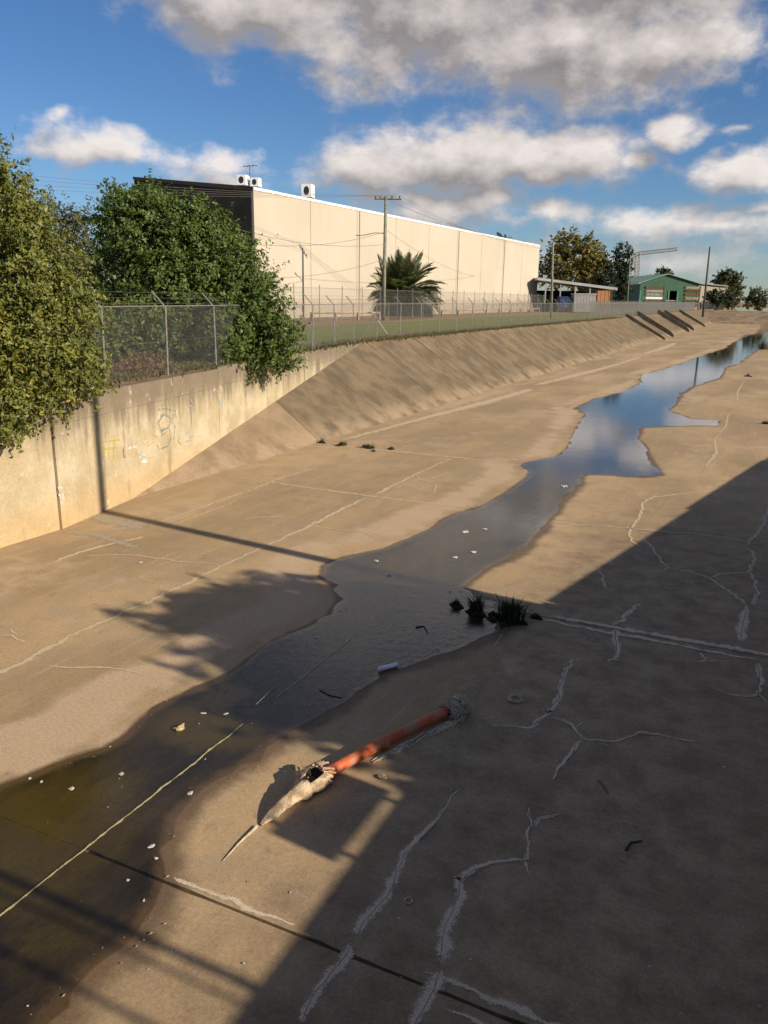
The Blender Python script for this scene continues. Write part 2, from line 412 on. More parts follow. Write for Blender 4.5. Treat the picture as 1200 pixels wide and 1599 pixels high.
M_LEAF_PALM = leaf_material('leaf_palm', (0.035, 0.050, 0.018), (0.075, 0.095, 0.032), (0.20, 0.17, 0.06))
M_BARK = simple('bark', (0.13, 0.095, 0.065), .95, .5, 6, bmp=.5)
M_GALV = simple('galvanised_steel', (0.27, 0.255, 0.225), .5, .3, 8, metal=.3)
M_WIRE = simple('fence_wire', (0.20, 0.195, 0.18), .55, .3, 8, metal=.3)
M_POLE = simple('weathered_timber_pole', (0.235, 0.235, 0.175), .9, .35, 3, bmp=.3)
M_POLE_DARK = simple('dark_timber_pole', (0.11, 0.095, 0.085), .9, .4, 3)
M_CABLE = simple('cable_black', (0.05, 0.048, 0.045), .7, .3, 3)
M_CABLE_PALE = simple('cable_grey', (0.19, 0.175, 0.15), .7, .3, 3)
M_CREAM, t, b = material('cream_painted_concrete'); p = t.pos(); x_, y_, z_ = t.sep(p)
run = t.noise(t.comb(x_, y_, t.math('MULTIPLY', z_, .05)), .9, 6, .7); big_ = t.noise(p, .09, 4, .6)
c_ = t.mix(t.ramp(big_, .35, .65), (0.415, 0.365, 0.285), (0.455, 0.402, 0.32)); c_ = t.mix(t.ramp(run, .52, .75, 0, .30), c_, (0.33, 0.285, 0.215))
t.l.new(c_, b.inputs['Base Color']); b.inputs['Roughness'].default_value = .88
M_CREAM_LOW = simple('cream_dado_paint', (0.40, 0.34, 0.26), .85, .08, .5)
M_FLASH = simple('white_flashing', (0.80, 0.78, 0.72), .5, .05, 1)
M_SHADECLAD = simple('shaded_dark_cladding', (0.040, 0.038, 0.032), .8, .3, .6)  # dark cladding, the gable's shade put into its colour as well
M_ROOF = simple('zinc_roof', (0.42, 0.42, 0.41), .5, .15, .4, metal=.4)
M_WHITE = simple('white_enamel', (0.80, 0.80, 0.78), .4, .05, 2)
M_VENT = simple('dark_vent', (0.03, 0.03, 0.03), .7, .2, 2)
M_GREEN = simple('green_sheet_steel', (0.050, 0.125, 0.072), .6, .15, .5)
M_GREENROOF = simple('pale_green_roof', (0.24, 0.36, 0.27), .6, .15, .4)
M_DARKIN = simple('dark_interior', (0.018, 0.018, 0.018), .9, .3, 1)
M_BRICK = simple('orange_brick', (0.42, 0.20, 0.095), .9, .35, .9)
M_GREYSHED = simple('grey_shed_sheet', (0.30, 0.29, 0.29), .7, .15, .7)
M_BLUE = simple('blue_paint', (0.03, 0.055, 0.14), .4, .3, 1)
M_TIMBER = simple('stacked_timber', (0.38, 0.28, 0.18), .9, .4, 1.5)
M_CONC = simple('plain_concrete', (0.36, 0.32, 0.26), .9, .25, 1.2, bmp=.2)
M_RIBSHADE = simple('shaded_rib_concrete', (0.12, 0.10, 0.075), .95, .4, 1.2)  # rib concrete, the shade on the ribs' near sides put into the colour
M_EARTH = simple('bare_earth', (0.30, 0.215, 0.125), 1.0, .45, .5, bmp=.4)
M_RUST = simple('rusty_steel', (0.16, 0.085, 0.05), .85, .4, 3)

# ------------------------------------------------------------------ the stream's outline on the channel floor
LEFT = [(0,1228),(40,1213),(80,1195),(125,1180),(165,1168),(198,1147),(214,1130),(238,1106),(280,1086),(330,1065),(370,1045),(410,1012),(450,990),(490,975),(516,960),(531,937),(522,915),(500,900),(505,885),(530,872),(575,862),(600,858),(640,840),(675,825),(690,812),(720,800),(755,790),(790,770),(825,745),(829,736),(815,727),(822,722),(870,713),(890,695),(893,685),(906,660),(915,646),(900,638),(935,622),(975,612),(1000,600),(1003,586),(1060,570),(1100,555),(1130,545),(1150,532),(1182,520)]
RIGHT = [(1230,515),(1212,533),(1182,547),(1152,568),(1132,575),(1125,590),(1082,604),(1062,616),(1052,634),(1040,640),(1080,655),(1122,657),(1116,665),(1060,665),(1000,668),(994,685),(1010,700),(1012,715),(1034,742),(1000,745),(960,742),(912,741),(906,756),(880,780),(870,800),(850,815),(845,830),(820,855),(790,875),(765,886),(737,905),(724,918),(748,932),(800,948),(812,970),(775,988),(752,996),(700,1020),(650,1037),(600,1050),(588,1062),(560,1085),(530,1105),(480,1130),(440,1152),(400,1185),(360,1206),(320,1231),(294,1257),(275,1282),(266,1310),(262,1345),(255,1385),(243,1417),(216,1455),(198,1477),(150,1511),(110,1546),(75,1599)]
def wpts(L): return [tuple(gp(x, y)[:2]) for x, y in L]
far_l = [(-3.2, 214.), (1.0, 224.)]; far_r = [(6.0, 226.), (6.0, 212.)]
core = [(-6.0, 1.5), (-6.5, 3.2)] + wpts(LEFT) + far_l + far_r + wpts(RIGHT) + [(-3.6, 1.9), (-3.5, -6.0), (-6.2, -6.0)]
def ragged(P, amp):
    out = []
    for i in range(len(P)):
        a = np.array(P[i]); b = np.array(P[(i+1) % len(P)]); L = np.linalg.norm(b-a)
        step = .09+.010*np.linalg.norm((a+b)/2)
        k = max(1, min(24, int(L/step))); nrm = np.array([-(b-a)[1], (b-a)[0]])/(L+1e-9)
        for j in range(k):
            q = a+(b-a)*j/k
            out.append(tuple(q + nrm*(random.gauss(0, 1)*amp*(1+.02*np.linalg.norm(q)) if j or k > 1 else 0)))
    return out
WATER = ragged(core, .034)
tess = tessellate_polygon([[Vector((x, y, 0)) for x, y in WATER]])
mb = MB(); mb.add([(x, y, .011) for x, y in WATER], [tuple(t) for t in tess])
me = mb.mesh('water'); bm = bmesh.new(); bm.from_mesh(me); bmesh.ops.recalc_face_normals(bm, faces=bm.faces)
if sum(fc.normal.z for fc in bm.faces) < 0: bmesh.ops.reverse_faces(bm, faces=bm.faces)
bm.to_mesh(me); bm.free()
tag(obj('water', me, M_WATER), kind='structure')

# ------------------------------------------------------------------ channel floor, slab by slab
XJ = [-14.6, -9.13, -5.30, -1.50, 3.9]
YJ = [-9.0, -3.0, 4.67, 12.38, 18.5, 24.62, 30.8, 37.0, 43.2, 49.4, 55.6, 61.8, 68.0, 74.2, 80.4, 86.6, 92.8, 99., 111.4, 123.8, 136.2, 160, 200, 260, 400]
floor = thing('channel_floor', None, None, kind='structure')
core_a = np.array(core)
def algae_at(x, y):
    a = np.zeros_like(x)
    for (px, py, rx, ry, k) in [(60,1300,1.0,.8,1.0),(130,1240,.7,.7,.7),(20,1380,.8,.5,.8),(315,1135,.75,.30,1.2),(290,1150,.6,.25,.8),(100,1480,.8,.5,.55),(230,1420,.6,.5,.35),(700,850,1.4,2.2,.55),(640,880,1.0,1.2,.6),(745,800,.8,1.6,.5),(865,770,.8,1.8,.5)]:
        c = gp(px, py); d = ((x-c[0])/rx)**2+((y-c[1])/ry)**2; a = np.maximum(a, k*np.exp(-d*.7))
    return a
def pale_at(x, y, sd):
    s = np.zeros_like(x)
    edge = np.exp(-((-sd-.75)/.55)**2)                                   # flood-washed silt set back from the stream
    near = np.where(x < -5.0, 1.0, .22)
    s = np.maximum(s, edge*near*(.25+1.0*vnoise(x*.8, y*.35, 3)))
    for (px, py, rx, ry, k) in [(60,1190,1.6,.35,.8),(150,1140,1.5,.4,.6),(40,900,2.0,1.6,.45),(180,815,1.3,.6,.5),(760,830,1.0,2.5,.2),(610,845,.6,1.0,.45),(700,690,1.6,3.0,.35),(880,640,1.5,5.0,.45),(1080,620,1.6,5.0,.5),(930,590,1.5,7,.5),(1100,700,1.2,4.0,.35),(1000,555,1.2,14,.6)]:
        c = gp(px, py); d = ((x-c[0])/rx)**2+((y-c[1])/ry)**2; s = np.maximum(s, k*np.exp(-d))
    toe = np.exp(-((x+13.9)/.6)**2)*(y > 24)*.8; s = np.maximum(s, toe*vnoise(y*.3, x*0, 9))
    return s
for j in range(len(YJ)-1):
    y0, y1 = YJ[j], YJ[j+1]
    XR = XJ if y0 > 24 else [XJ[0], XJ[1], XJ[2], XJ[4]]
    for i in range(len(XR)-1):
        x0, x1 = XR[i], XR[i+1]
        ym = (y0+y1)/2
        res = .11 if 2 < ym < 20 else (.2 if ym < 40 else (.45 if ym < 100 else 1.5))
        gap = (.03 if (y0 < 5 or y1 < 5) else (.012 if y0 < 25 else .005)) if x0 > -6 or y0 > 13 else .004
        jl_, jr_ = (x0 == -9.13 and y0 < 24), (x1 == -9.13 and y0 < 24)
        gl_, gr_ = (gap if jl_ else .003), (gap if jr_ else .003)
        nx = max(2, int((x1-x0)/res)); ny = max(2, int((y1-y0)/res))
        X, Y = np.meshgrid(np.linspace(x0+gl_/2, x1-gr_/2, nx+1), np.linspace(y0+gap/2, y1-gap/2, ny+1))
        Z = (fbm(X*.5, Y*.5, 3, 5)-.5)*.006
        jig = lambda a, s: (fbm(a*5, a*0+s, 4, int(s) % 97)-.47)*.045
        jk = (1.3 if x0 > -6 else 0) if y0 < 13 else .4
        Y[0] += jk*np.maximum(0, jig(X[0], y0*7+1)); Y[-1] -= jk*np.maximum(0, jig(X[-1], y1*7+2)); X[:, 0] += jl_*np.maximum(0, jig(Y[:, 0], x0*9+3)*.6); X[:, -1] -= jr_*np.maximum(0, jig(Y[:, -1], x1*9+4)*.6)
        V = np.stack([X, Y, Z], -1).reshape(-1, 3)
        idx = np.arange((nx+1)*(ny+1)).reshape(ny+1, nx+1)
        Q = np.stack([idx[:-1, :-1], idx[:-1, 1:], idx[1:, 1:], idx[1:, :-1]], -1).reshape(-1, 4)
        ring = np.concatenate([idx[0, :], idx[1:, -1], idx[-1, -2::-1], idx[-2:0:-1, 0]])
        n0 = len(V); D = V[ring].copy(); D[:, 2] = -.06
        V = np.vstack([V, D]); r2 = np.roll(np.arange(len(ring)), -1)
        Q = np.vstack([Q, np.stack([ring, n0+np.arange(len(ring)), n0+r2, ring[r2]], -1)])
        sd = poly_dist(V[:, 0], V[:, 1], core_a)
        mg = .16+.30*vnoise(V[:, 0]*.9, V[:, 1]*.9, 8)+np.where((V[:, 1] < 7) & (V[:, 0] > -5.2), .12, 0)
        mg = mg*np.where(V[:, 0] > -5.2, 1.0, .35)
        wet = np.clip(.62+sd/mg*.5, 0, 1); wet = np.where(sd > 0, np.clip(.62+sd/.28*.5, 0, 1), wet)
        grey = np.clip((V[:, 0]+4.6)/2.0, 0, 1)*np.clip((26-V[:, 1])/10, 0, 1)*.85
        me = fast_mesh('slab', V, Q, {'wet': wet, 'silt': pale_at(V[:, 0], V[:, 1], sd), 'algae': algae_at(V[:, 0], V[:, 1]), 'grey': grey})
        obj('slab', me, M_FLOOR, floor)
MB().add([(-5.25, -9, -.045), (5, -9, -.045), (5, 16, -.045), (-5.25, 16, -.045)], [(0, 1, 2, 3)]).build('joint_bed', M_DARKJ, floor)
MB().add([(-16, -9, -.012), (-5.26, -9, -.012), (-5.26, 16, -.012), (-5.26, 16.01, -.012), (5, 16.01, -.012), (5, 400, -.012), (-16, 400, -.012)], [(0, 1, 2, 3, 4, 5, 6)]).build('joint_bed', simple('silted_joint', (.34, .25, .155), .95, .3, 2), floor)

def ribbon(pts, widths, z=.006, jag=.14, step=.05):
    """a ragged band along a line on the floor with a 'fade' attribute, 1 in its middle and 0 at its edges"""
    P = np.array(pts, float); seg = np.linalg.norm(np.diff(P, axis=0), axis=1); L = np.concatenate([[0], np.cumsum(seg)])
    n = max(6, int(L[-1]/step)); s = np.linspace(0, L[-1], n)
    x = np.interp(s, L, P[:, 0]); y = np.interp(s, L, P[:, 1]); wd = np.interp(s/L[-1], np.linspace(0, 1, len(widths)), widths)
    sc = max(wd.max(), .03)
    wob = np.array([random.gauss(0, 1) for _ in range(n)]); wob = np.convolve(wob, [.2, .6, 1, .6, .2], 'same')*min(sc, .09)*.13
    tx = np.gradient(x); ty = np.gradient(y); ll = np.hypot(tx, ty)+1e-9; nx, ny = -ty/ll, tx/ll
    x = x+nx*wob; y = y+ny*wob
    fl = 1+jag*rng.normal(size=n); fr = 1+jag*rng.normal(size=n)
    hw = wd/2*1.5
    a = np.stack([x+nx*hw*np.abs(fl), y+ny*hw*np.abs(fl), np.full(n, z)], -1); b = np.stack([x, y, np.full(n, z)], -1); c = np.stack([x-nx*hw*np.abs(fr), y-ny*hw*np.abs(fr), np.full(n, z)], -1)
    V = np.stack([a, b, c], 1).reshape(-1, 3); i = np.arange(n-1)*3
    Q = np.vstack([np.stack([i, i+1, i+4, i+3], -1), np.stack([i+1, i+2, i+5, i+4], -1)])
    fade = np.tile([0, 1., 0], n); ends = np.minimum(1, np.minimum(s, L[-1]-s)/(.06*L[-1]+1e-6)); fade = fade*np.repeat(.45+.55*ends, 3)
    return fast_mesh('crack', V, Q[:, ::-1], {'fade': fade})
def cr(sc, ox, oy, pts): return [(ox+x/sc, oy+y/sc) for x, y in pts]
K = 2.857
CRACKS = [
    # left of the stream
    (cr(K,380,520,[(670,690),(730,670),(780,655),(820,660),(860,642),(900,625)]), [.03,.07,.05], M_SILT),
    (cr(K,380,520,[(820,660),(865,685),(845,720)]), [.05,.06,.03], M_SILT), (cr(K,380,520,[(773,622),(780,640),(790,655)]), [.03,.06], M_SILT),
    (cr(K,380,520,[(0,720),(120,665),(240,625),(330,600),(500,600)]), [.10,.08,.05], M_SILT),
    (cr(K,380,520,[(0,832),(60,822),(130,820),(200,822),(260,828)]), [.05,.06,.05], M_SILT),
    (cr(K,380,520,[(290,855),(360,868),(440,880),(510,884),(550,893),(590,918)]), [.06,.06,.03], M_SILT),
    ([(70,1040),(110,1043),(150,1042),(185,1045),(224,1054)], [.03,.05,.03], M_SILT), ([(0,993),(18,993),(40,1004)], [.03,.05], M_SILT), ([(16,982),(28,992)], [.03,.04], M_SILT),
    ([(215,900),(235,908),(258,910)], [.03,.04,.02], M_SILT),
    ([(227,823),(270,808),(330,787),(397,763)], [.06,.10,.07], M_SILT), ([(260,824),(310,805),(375,780)], [.04,.07,.04], M_SILT),
    ([(80,880),(133,860),(187,847),(230,838)], [.12,.16,.10], M_SILT), ([(130,868),(200,866),(280,876),(360,885)], [.04,.06,.03], M_SILT),
    # right of the stream
    (cr(K,780,500,[(640,1030),(625,1005),(590,985),(578,962),(590,930),(605,905),(625,880),(635,860),(640,815),(665,800),(690,790),(770,780),(850,772),(950,760),(1030,735)]), [.05,.07,.08,.08,.07,.06], M_SILT),
    (cr(K,780,500,[(635,870),(650,882)]), [.05,.03], M_SILT),
    (cr(K,780,500,[(1105,1010),(1110,985),(1150,950),(1170,915),(1185,890),(1192,850),(1205,800)]), [.05,.06,.05], M_CRACK),
    (cr(K,780,500,[(230,905),(400,915),(650,935),(900,955),(1140,990)]), [.03,.05,.04], M_CRACK),
    (cr(K,780,880,[(640,32),(670,31),(720,33),(760,20),(850,35),(900,50),(950,70),(1000,110),(1060,150),(1110,190)]), [.03,.04,.05,.05,.06], M_CRACK),
    (cr(K,780,880,[(1110,185),(1095,230),(1085,280),(1075,350)]), [.05,.11,.14,.10], M_CRACK),
    (cr(K,780,880,[(760,20),(735,0),(690,-60),(640,-110)]), [.04,.04,.05], M_CRACK),
    (cr(K,780,880,[(945,65),(990,45),(1050,42),(1115,38),(1130,0),(1135,-40),(1105,-70)]), [.04,.05,.05], M_CRACK),
    (cr(K,780,880,[(1115,38),(1140,80),(1150,140),(1130,190)]), [.05,.04,.06], M_CRACK),
    (cr(K,780,880,[(440,30),(455,50),(465,70),(475,110)]), [.03,.05,.04], M_CRACK), (cr(K,780,880,[(462,60),(520,68)]), [.04,.02], M_CRACK),
    (cr(K,780,880,[(635,180),(600,198),(580,215),(550,250),(500,275)]), [.05,.08,.06], M_CRACK),
    (cr(K,780,880,[(520,295),(518,330),(522,380),(520,430)]), [.09,.07,.05], M_CRACK), (cr(K,780,880,[(475,438),(510,432),(540,437)]), [.03,.05,.03], M_CRACK),
    (cr(K,780,880,[(365,415),(325,440),(300,470),(287,495),(290,515),(268,550),(262,570),(272,592),(265,605),(235,635),(225,660),(210,685),(170,705),(160,718),(130,730),(60,722),(0,725),(-70,727)]), [.03,.05,.06,.07,.05,.04,.03], M_CRACK),
    (cr(K,780,880,[(190,640),(205,665),(245,660)]), [.04,.05,.03], M_CRACK),
    (cr(K,780,880,[(215,685),(260,692),(290,705),(320,725),(340,755),(375,778),(410,788),(460,795),(540,785),(600,765),(640,755),(700,757),(780,778),(900,795)]), [.06,.06,.05,.05,.03], M_CRACK),
    (cr(K,780,880,[(332,730),(365,705)]), [.05,.03], M_CRACK), (cr(K,780,880,[(440,793),(485,820)]), [.04,.02], M_CRACK),
    (cr(K,780,880,[(372,785),(340,810),(325,850),(290,900),(262,930),(245,972)]), [.04,.06,.05,.03], M_CRACK),
    (cr(K,780,880,[(908,400),(915,430),(870,440)]), [.05,.03], M_CRACK), (cr(K,780,880,[(915,430),(970,437),(1040,435)]), [.04,.02], M_CRACK),
    (cr(K,780,880,[(1150,440),(1165,500),(1155,575),(1130,590),(1080,590),(960,570)]), [.06,.05,.04,.02], M_CRACK), (cr(K,780,880,[(1155,575),(1200,620)]), [.03,.02], M_CRACK),
    (cr(2.4,400,1200,[(755,68),(740,90),(715,130),(690,170),(670,205),(650,232),(600,285),(560,320),(540,360),(530,390),(510,440),(490,480),(440,530),(400,580),(375,640)]), [.02,.05,.08,.11,.14,.16], M_CRACK),
    (cr(2.4,400,1200,[(360,660),(320,720),(290,770),(230,830),(200,890),(170,965)]), [.09,.13,.10,.06], M_CRACK),
    (cr(2.4,400,1200,[(1020,132),(1018,160),(1030,210),(1022,250),(1015,290),(1015,345),(960,352),(900,355),(860,372),(820,380),(790,400),(765,425),(760,480),(740,530),(710,590),(700,650),(690,735)]), [.02,.04,.05,.06,.09,.13,.17,.19], M_CRACK),
    (cr(2.4,400,1200,[(690,760),(660,830),(640,880),(610,930),(590,990)]), [.12,.16,.13,.10], M_CRACK),
    (cr(2.4,400,1200,[(735,410),(770,412)]), [.03,.06], M_CRACK),
    (cr(2.4,400,1200,[(1038,218),(1060,195),(1085,185),(1145,172)]), [.05,.04,.02], M_CRACK), (cr(2.4,400,1200,[(1018,345),(1022,375),(1018,400)]), [.05,.02], M_CRACK),
]
for pts, wd, mt in CRACKS:
    if mt is M_CRACK and max(wd) < .2: obj('crack_line', ribbon([gp(x, y)[:2] for x, y in pts], [.008 if gp(*pts[0])[1] < 9 else .013], .0085, .15, .04), M_CRACKLINE, floor)
    obj('crack', ribbon([gp(x, y)[:2] for x, y in pts], [q*1.05*(1.3 if mt is M_SILT else (1.0 if gp(*pts[-1])[1] < 6 else (1.35 if gp(*pts[0])[1] < 11 else 1.9))) for q in wd]), mt, floor)
# pale fillings washed into the joints
def jline(pts, wd, mt, z=.005, name='joint_filling'): obj(name, ribbon(pts, [q*(1.5 if mt is not M_JOINT else 1) for q in wd], z, .35, .07), mt, floor)
jline([(-9.13, 5.2), (-9.10, 7.2), (-9.2, 8.4), (-9.12, 10.2), (-9.15, 12.4), (-9.1, 15), (-9.2, 18.4)], [.05, .11, .08, .14, .08, .07, .13, .16, .10], M_SILT)
jline([(-9.12, 18.6), (-9.2, 22), (-9.1, 24.5)], [.14, .08, .06], M_SILT)
jline([(-12.6, 18.55), (-10, 18.47), (-6.6, 18.5)], [.09, .11, .07], M_SILT)
jline([(-14.3, 24.6), (-11, 24.6), (-7.1, 24.62)], [.12, .16, .08], M_SILT)
jline([(-1.5, 26.5), (-1.35, 30), (-1.6, 33), (-1.42, 37), (-1.55, 42)], [.05, .13, .04, .10, .04], M_SILT)
jline([(-1.4, 46), (-1.6, 52), (-1.5, 60)], [.05, .12, .05], M_SILT)
jline([(-2.95, 12.46), (-1.6, 12.46), (.2, 12.48), (3.5, 12.46)], [.10, .14, .10, .08], M_CRACK)
jline([(-2.95, 12.22), (-1.6, 12.21), (.4, 12.2)], [.07, .10, .05], M_CRACK, .007)
jline([(-4.3, 4.75), (-3.6, 4.74), (-3.0, 4.76)], [.03, .05, .02], M_CRACK)
jline([(-1.9, 4.79), (-1.2, 4.78), (-.2, 4.79), (.6, 4.78)], [.04, .07, .04, .05], M_CRACK)
jline([(-1.6, 4.55), (-.5, 4.56), (.6, 4.56)], [.03, .05, .03], M_CRACK, .008)
jline([(-13.9, 25), (-13.6, 30), (-13.3, 34), (-12.8, 40), (-12.5, 47)], [.2, .45, .8, .9, .7], M_SILT, .007)
jline([(-13.0, 48), (-12.3, 56), (-11.5, 68), (-11.2, 80)], [.5, 1.2, .6, .9], M_SILT, .007)
jline([(-11.6, 84), (-11.2, 96), (-11.3, 110)], [.8, 1.4, .8], M_SILT, .007)
jline([(-5.30, 3.4), (-5.29, 5.0), (-5.30, 7.25)], [.022, .03, .03], M_JOINT, .016, 'joint_sealant')
jline([(-5.30, 7.9), (-5.31, 9.0), (-5.30, 10.4)], [.015, .025, .018], M_JOINT, .016, 'joint_sealant')
c0 = gp(160, 812); obj('mortar_patch', ribbon([gp(148, 808)[:2], gp(180, 815)[:2], gp(222, 826)[:2]], [.5, .75, .6], .006, .2), M_PATCH, floor)
obj('mortar_patch', ribbon([gp(100, 830)[:2], gp(150, 836)[:2], gp(215, 856)[:2]], [.25, .3, .3], .007, .3), M_PATCH, floor)

# ------------------------------------------------------------------ banks
ZB = 2.9; XT, XB = -18.74, -14.4              # top edge and toe of the left bank
def bank_z(x): return (XB-x)/(XB-XT)*ZB
def wall_x(y): return -13.82-(y-12.38)*.2018   # the wing wall in plan
def on_bank(px, py):
    d = ray(px, py); n = np.array([ZB, 0, XB-XT]); p0 = np.array([XB, 0, 0.]); k = n@(p0-EYE)/(n@d); return EYE+k*d
W1 = on_bank(430, 625); T1 = np.array([XB, 24.9, 0])
MID = -5.3
def mir(x): return 2*MID-x
def bank_panel(pa, pb, pc, pd, mat, parent, mirror=False, n=6, m_=8):
    """pa, pb along the toe; pd, pc along the top; a slightly uneven slab of concrete"""
    pa, pb, pc, pd = [np.array(p, float) for p in (pa, pb, pc, pd)]
    g_ = .012; V = []
    for i in range(n+1):
        for j in range(m_+1):
            u = j/m_; vv = i/n
            p = (pa*(1-u)+pb*u)*(1-vv)+(pd*(1-u)+pc*u)*vv
            e = .01*(vnoise(np.array(p[1]*1.1), np.array(p[0]*1.3), 4)-.5); p = p+np.array([.55, 0, .83])*e
            V.append(p)
    V = np.array(V)
    V[:, 1] += 0
    idx = np.arange((n+1)*(m_+1)).reshape(n+1, m_+1)
    V[idx[:, 0], 1] += g_; V[idx[:, -1], 1] -= g_
    Q = np.stack([idx[:-1, :-1], idx[:-1, 1:], idx[1:, 1:], idx[1:, :-1]], -1).reshape(-1, 4)
    ring = np.concatenate([idx[0, :], idx[1:, -1], idx[-1, -2::-1], idx[-2:0:-1, 0]]); n0 = len(V)
    V = np.vstack([V, V[ring]+np.array([-.06, 0, -.09])]); r2 = np.roll(np.arange(len(ring)), -1)
    Q = np.vstack([Q, np.stack([ring, n0+np.arange(len(ring)), n0+r2, ring[r2]], -1)])
    if mirror: V[:, 0] = mir(V[:, 0])
    else: Q = Q[:, ::-1]
    return obj('bank_panel', fast_mesh('bank_panel', V, Q), mat, parent)
lb = thing('left_bank', None, None, kind='structure'); rb = thing('right_bank', None, None, kind='structure')
YB = [37.0+6.2*k for k in range(11)]+[111.4, 123.8, 136.2, 160, 200, 260, 400]
for par, mi in ((lb, False), (rb, True)):
    # pale apron in the corner below the wing wall, then the older, darker slope
    bank_panel((XB, 12.6, 0), tuple(T1), tuple(W1+(W1-T1)*.25), (XB-1.5, 12.6, bank_z(XB-1.5)), M_APRON, par, mi, 10, 24)
    bank_panel(tuple(T1), (XB, 30.8, 0), (XT, 30.8, ZB), tuple(W1+(W1-T1)*.35), M_BANK, par, mi)
    bank_panel((XB, 30.8, 0), (XB, 37, 0), (XT, 37, ZB), (XT, 30.8, ZB), M_BANK, par, mi)
    for a, b in zip(YB[:-1], YB[1:]): bank_panel((XB, a, 0), (XB, b, 0), (XT, b, ZB), (XT, a, ZB), M_BANK, par, mi)
    for s_ in [(-15.0, -.25)]:
        pass
# concrete ribs of the steps that run down the far bank
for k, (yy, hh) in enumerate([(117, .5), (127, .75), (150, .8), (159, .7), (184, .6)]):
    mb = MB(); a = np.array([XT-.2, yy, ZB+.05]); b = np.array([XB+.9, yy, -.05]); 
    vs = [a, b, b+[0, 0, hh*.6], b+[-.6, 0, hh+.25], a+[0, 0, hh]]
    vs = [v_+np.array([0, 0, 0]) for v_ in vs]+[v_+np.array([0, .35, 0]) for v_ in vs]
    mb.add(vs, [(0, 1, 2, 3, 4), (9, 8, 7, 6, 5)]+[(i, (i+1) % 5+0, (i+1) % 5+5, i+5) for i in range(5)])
    o = mb.build('rib_wall', M_RIBSHADE); tag(o, ['lowest dark concrete rib stepping down the far bank, nearest the camera', 'tall dark concrete rib down the far bank, second from the camera', 'third dark concrete rib down the far bank', 'fourth dark concrete rib down the far bank', 'farthest concrete rib on the bank beside the leaning pole'][k], 'rib wall', 'ribs on the far bank')

# ------------------------------------------------------------------ ground on both sides
def ground_sheet(name, edge, far_x, z=ZB-.02):
    ys = sorted(set([e[1] for e in edge])); mbg = MB(); ex = np.interp(ys, [e[1] for e in edge], [e[0] for e in edge])
    cols = [0, .02, .06, .12, .3, 1.0]
    vs = []; 
    for y, x in zip(ys, ex):
        for c_ in cols: vs.append((x+(far_x-x)*c_**1.3, y, z+(random.uniform(-.02, .03) if 0 < c_ < .2 else 0)))
    n = len(cols); fs = []
    for i in range(len(ys)-1):
        for c_ in range(n-1):
            q = (i*n+c_, i*n+c_+1, (i+1)*n+c_+1, (i+1)*n+c_); fs.append(q if far_x > 0 else q[::-1])
    o = mbg.add(vs, fs).build(name, M_GROUND); return tag(o, kind='structure')
eL = [(-14.0, -60), (-14.0, 12.38), (XT-.1, 36.76)]+[(XT-.1, 36.76+5*k) for k in range(1, 30)]+[(XT-.1, 230), (XT-.1, 300), (XT-.1, 400), (XT, 5000)]
ground_sheet('ground_left', eL, -4000)
ground_sheet('ground_right', [(mir(x), y) for x, y in eL], 4000)
mb = MB(); mb.add([(-30, 395, 2.86), (20, 395, 2.86), (20, 5000, 2.86), (-30, 5000, 2.86)], [(0, 1, 2, 3)]); tag(mb.build('ground_far', M_GROUND), kind='structure')
me = bpy.data.meshes.new('far_bank'); Xf, Yf = np.meshgrid(np.linspace(-24, 12, 40), np.linspace(0, 1, 14)); y_f = 216+(4-Xf)*.12+Yf*26; Zf = -.05+2.95*np.clip(Yf*1.15, 0, 1)**.8+(fbm(Xf*.6, y_f*.4, 4, 2)-.5)*.7*np.sin(Yf*3.1)
idx = np.arange(Xf.size).reshape(Xf.shape); tag(obj('far_bank', fast_mesh('far_bank', np.stack([Xf, y_f, Zf], -1).reshape(-1, 3), np.stack([idx[:-1, :-1], idx[:-1, 1:], idx[1:, 1:], idx[1:, :-1]], -1).reshape(-1, 4)), M_EARTH, None, True), kind='structure')
# ragged grass and dirt along the lip of the bank
def tufts(path_pts, n, spread, hgt, name, mat, label, seed):
    r = np.random.default_rng(seed); P = np.array(path_pts, float); seg = np.linalg.norm(np.diff(P, axis=0), axis=1); L = np.concatenate([[0], np.cumsum(seg)])
    wgt = r.random(n)**1.5*L[-1]
    c = np.stack([np.interp(wgt, L, P[:, k]) for k in range(3)], -1)+np.stack([r.normal(0, spread, n), r.normal(0, .1, n), np.zeros(n)], -1)
    k = 5; V = []; Q = []; T = []
    base = np.repeat(c, k, 0); m_ = len(base); ang = r.random(m_)*6.283; ln = hgt*(.4+r.random(m_)); lean = r.normal(0, .35, (m_, 2))*ln[:, None]
    wv = np.stack([np.cos(ang), np.sin(ang), 0*ang], -1)*.018*(1+hgt)
    tip = base+np.stack([lean[:, 0], lean[:, 1], ln], -1); midp = (base+tip)/2+np.stack([-lean[:, 0]*.15, -lean[:, 1]*.15, 0*ln], -1)
    V = np.stack([base-wv, base+wv, midp+wv*.7, tip], 1).reshape(-1, 3); Q = np.arange(4*m_).reshape(-1, 4)
    o = obj(name, fast_mesh(name, V, Q, {'tint': np.repeat(r.random(m_), 4)}), mat)
    return tag(o, label, 'grass', kind='stuff')
M_GRASS = leaf_material('dry_grass', (0.07, 0.075, 0.022), (0.15, 0.13, 0.05), (0.30, 0.22, 0.11))
tufts([(-14.5, 8, ZB), (-19.1, 36.8, ZB), (-19.2, 60, ZB), (-19.2, 110, ZB)], 5200, .45, .14, 'grass', M_GRASS, 'short dry grass along the foot of the chain link fence', 5)

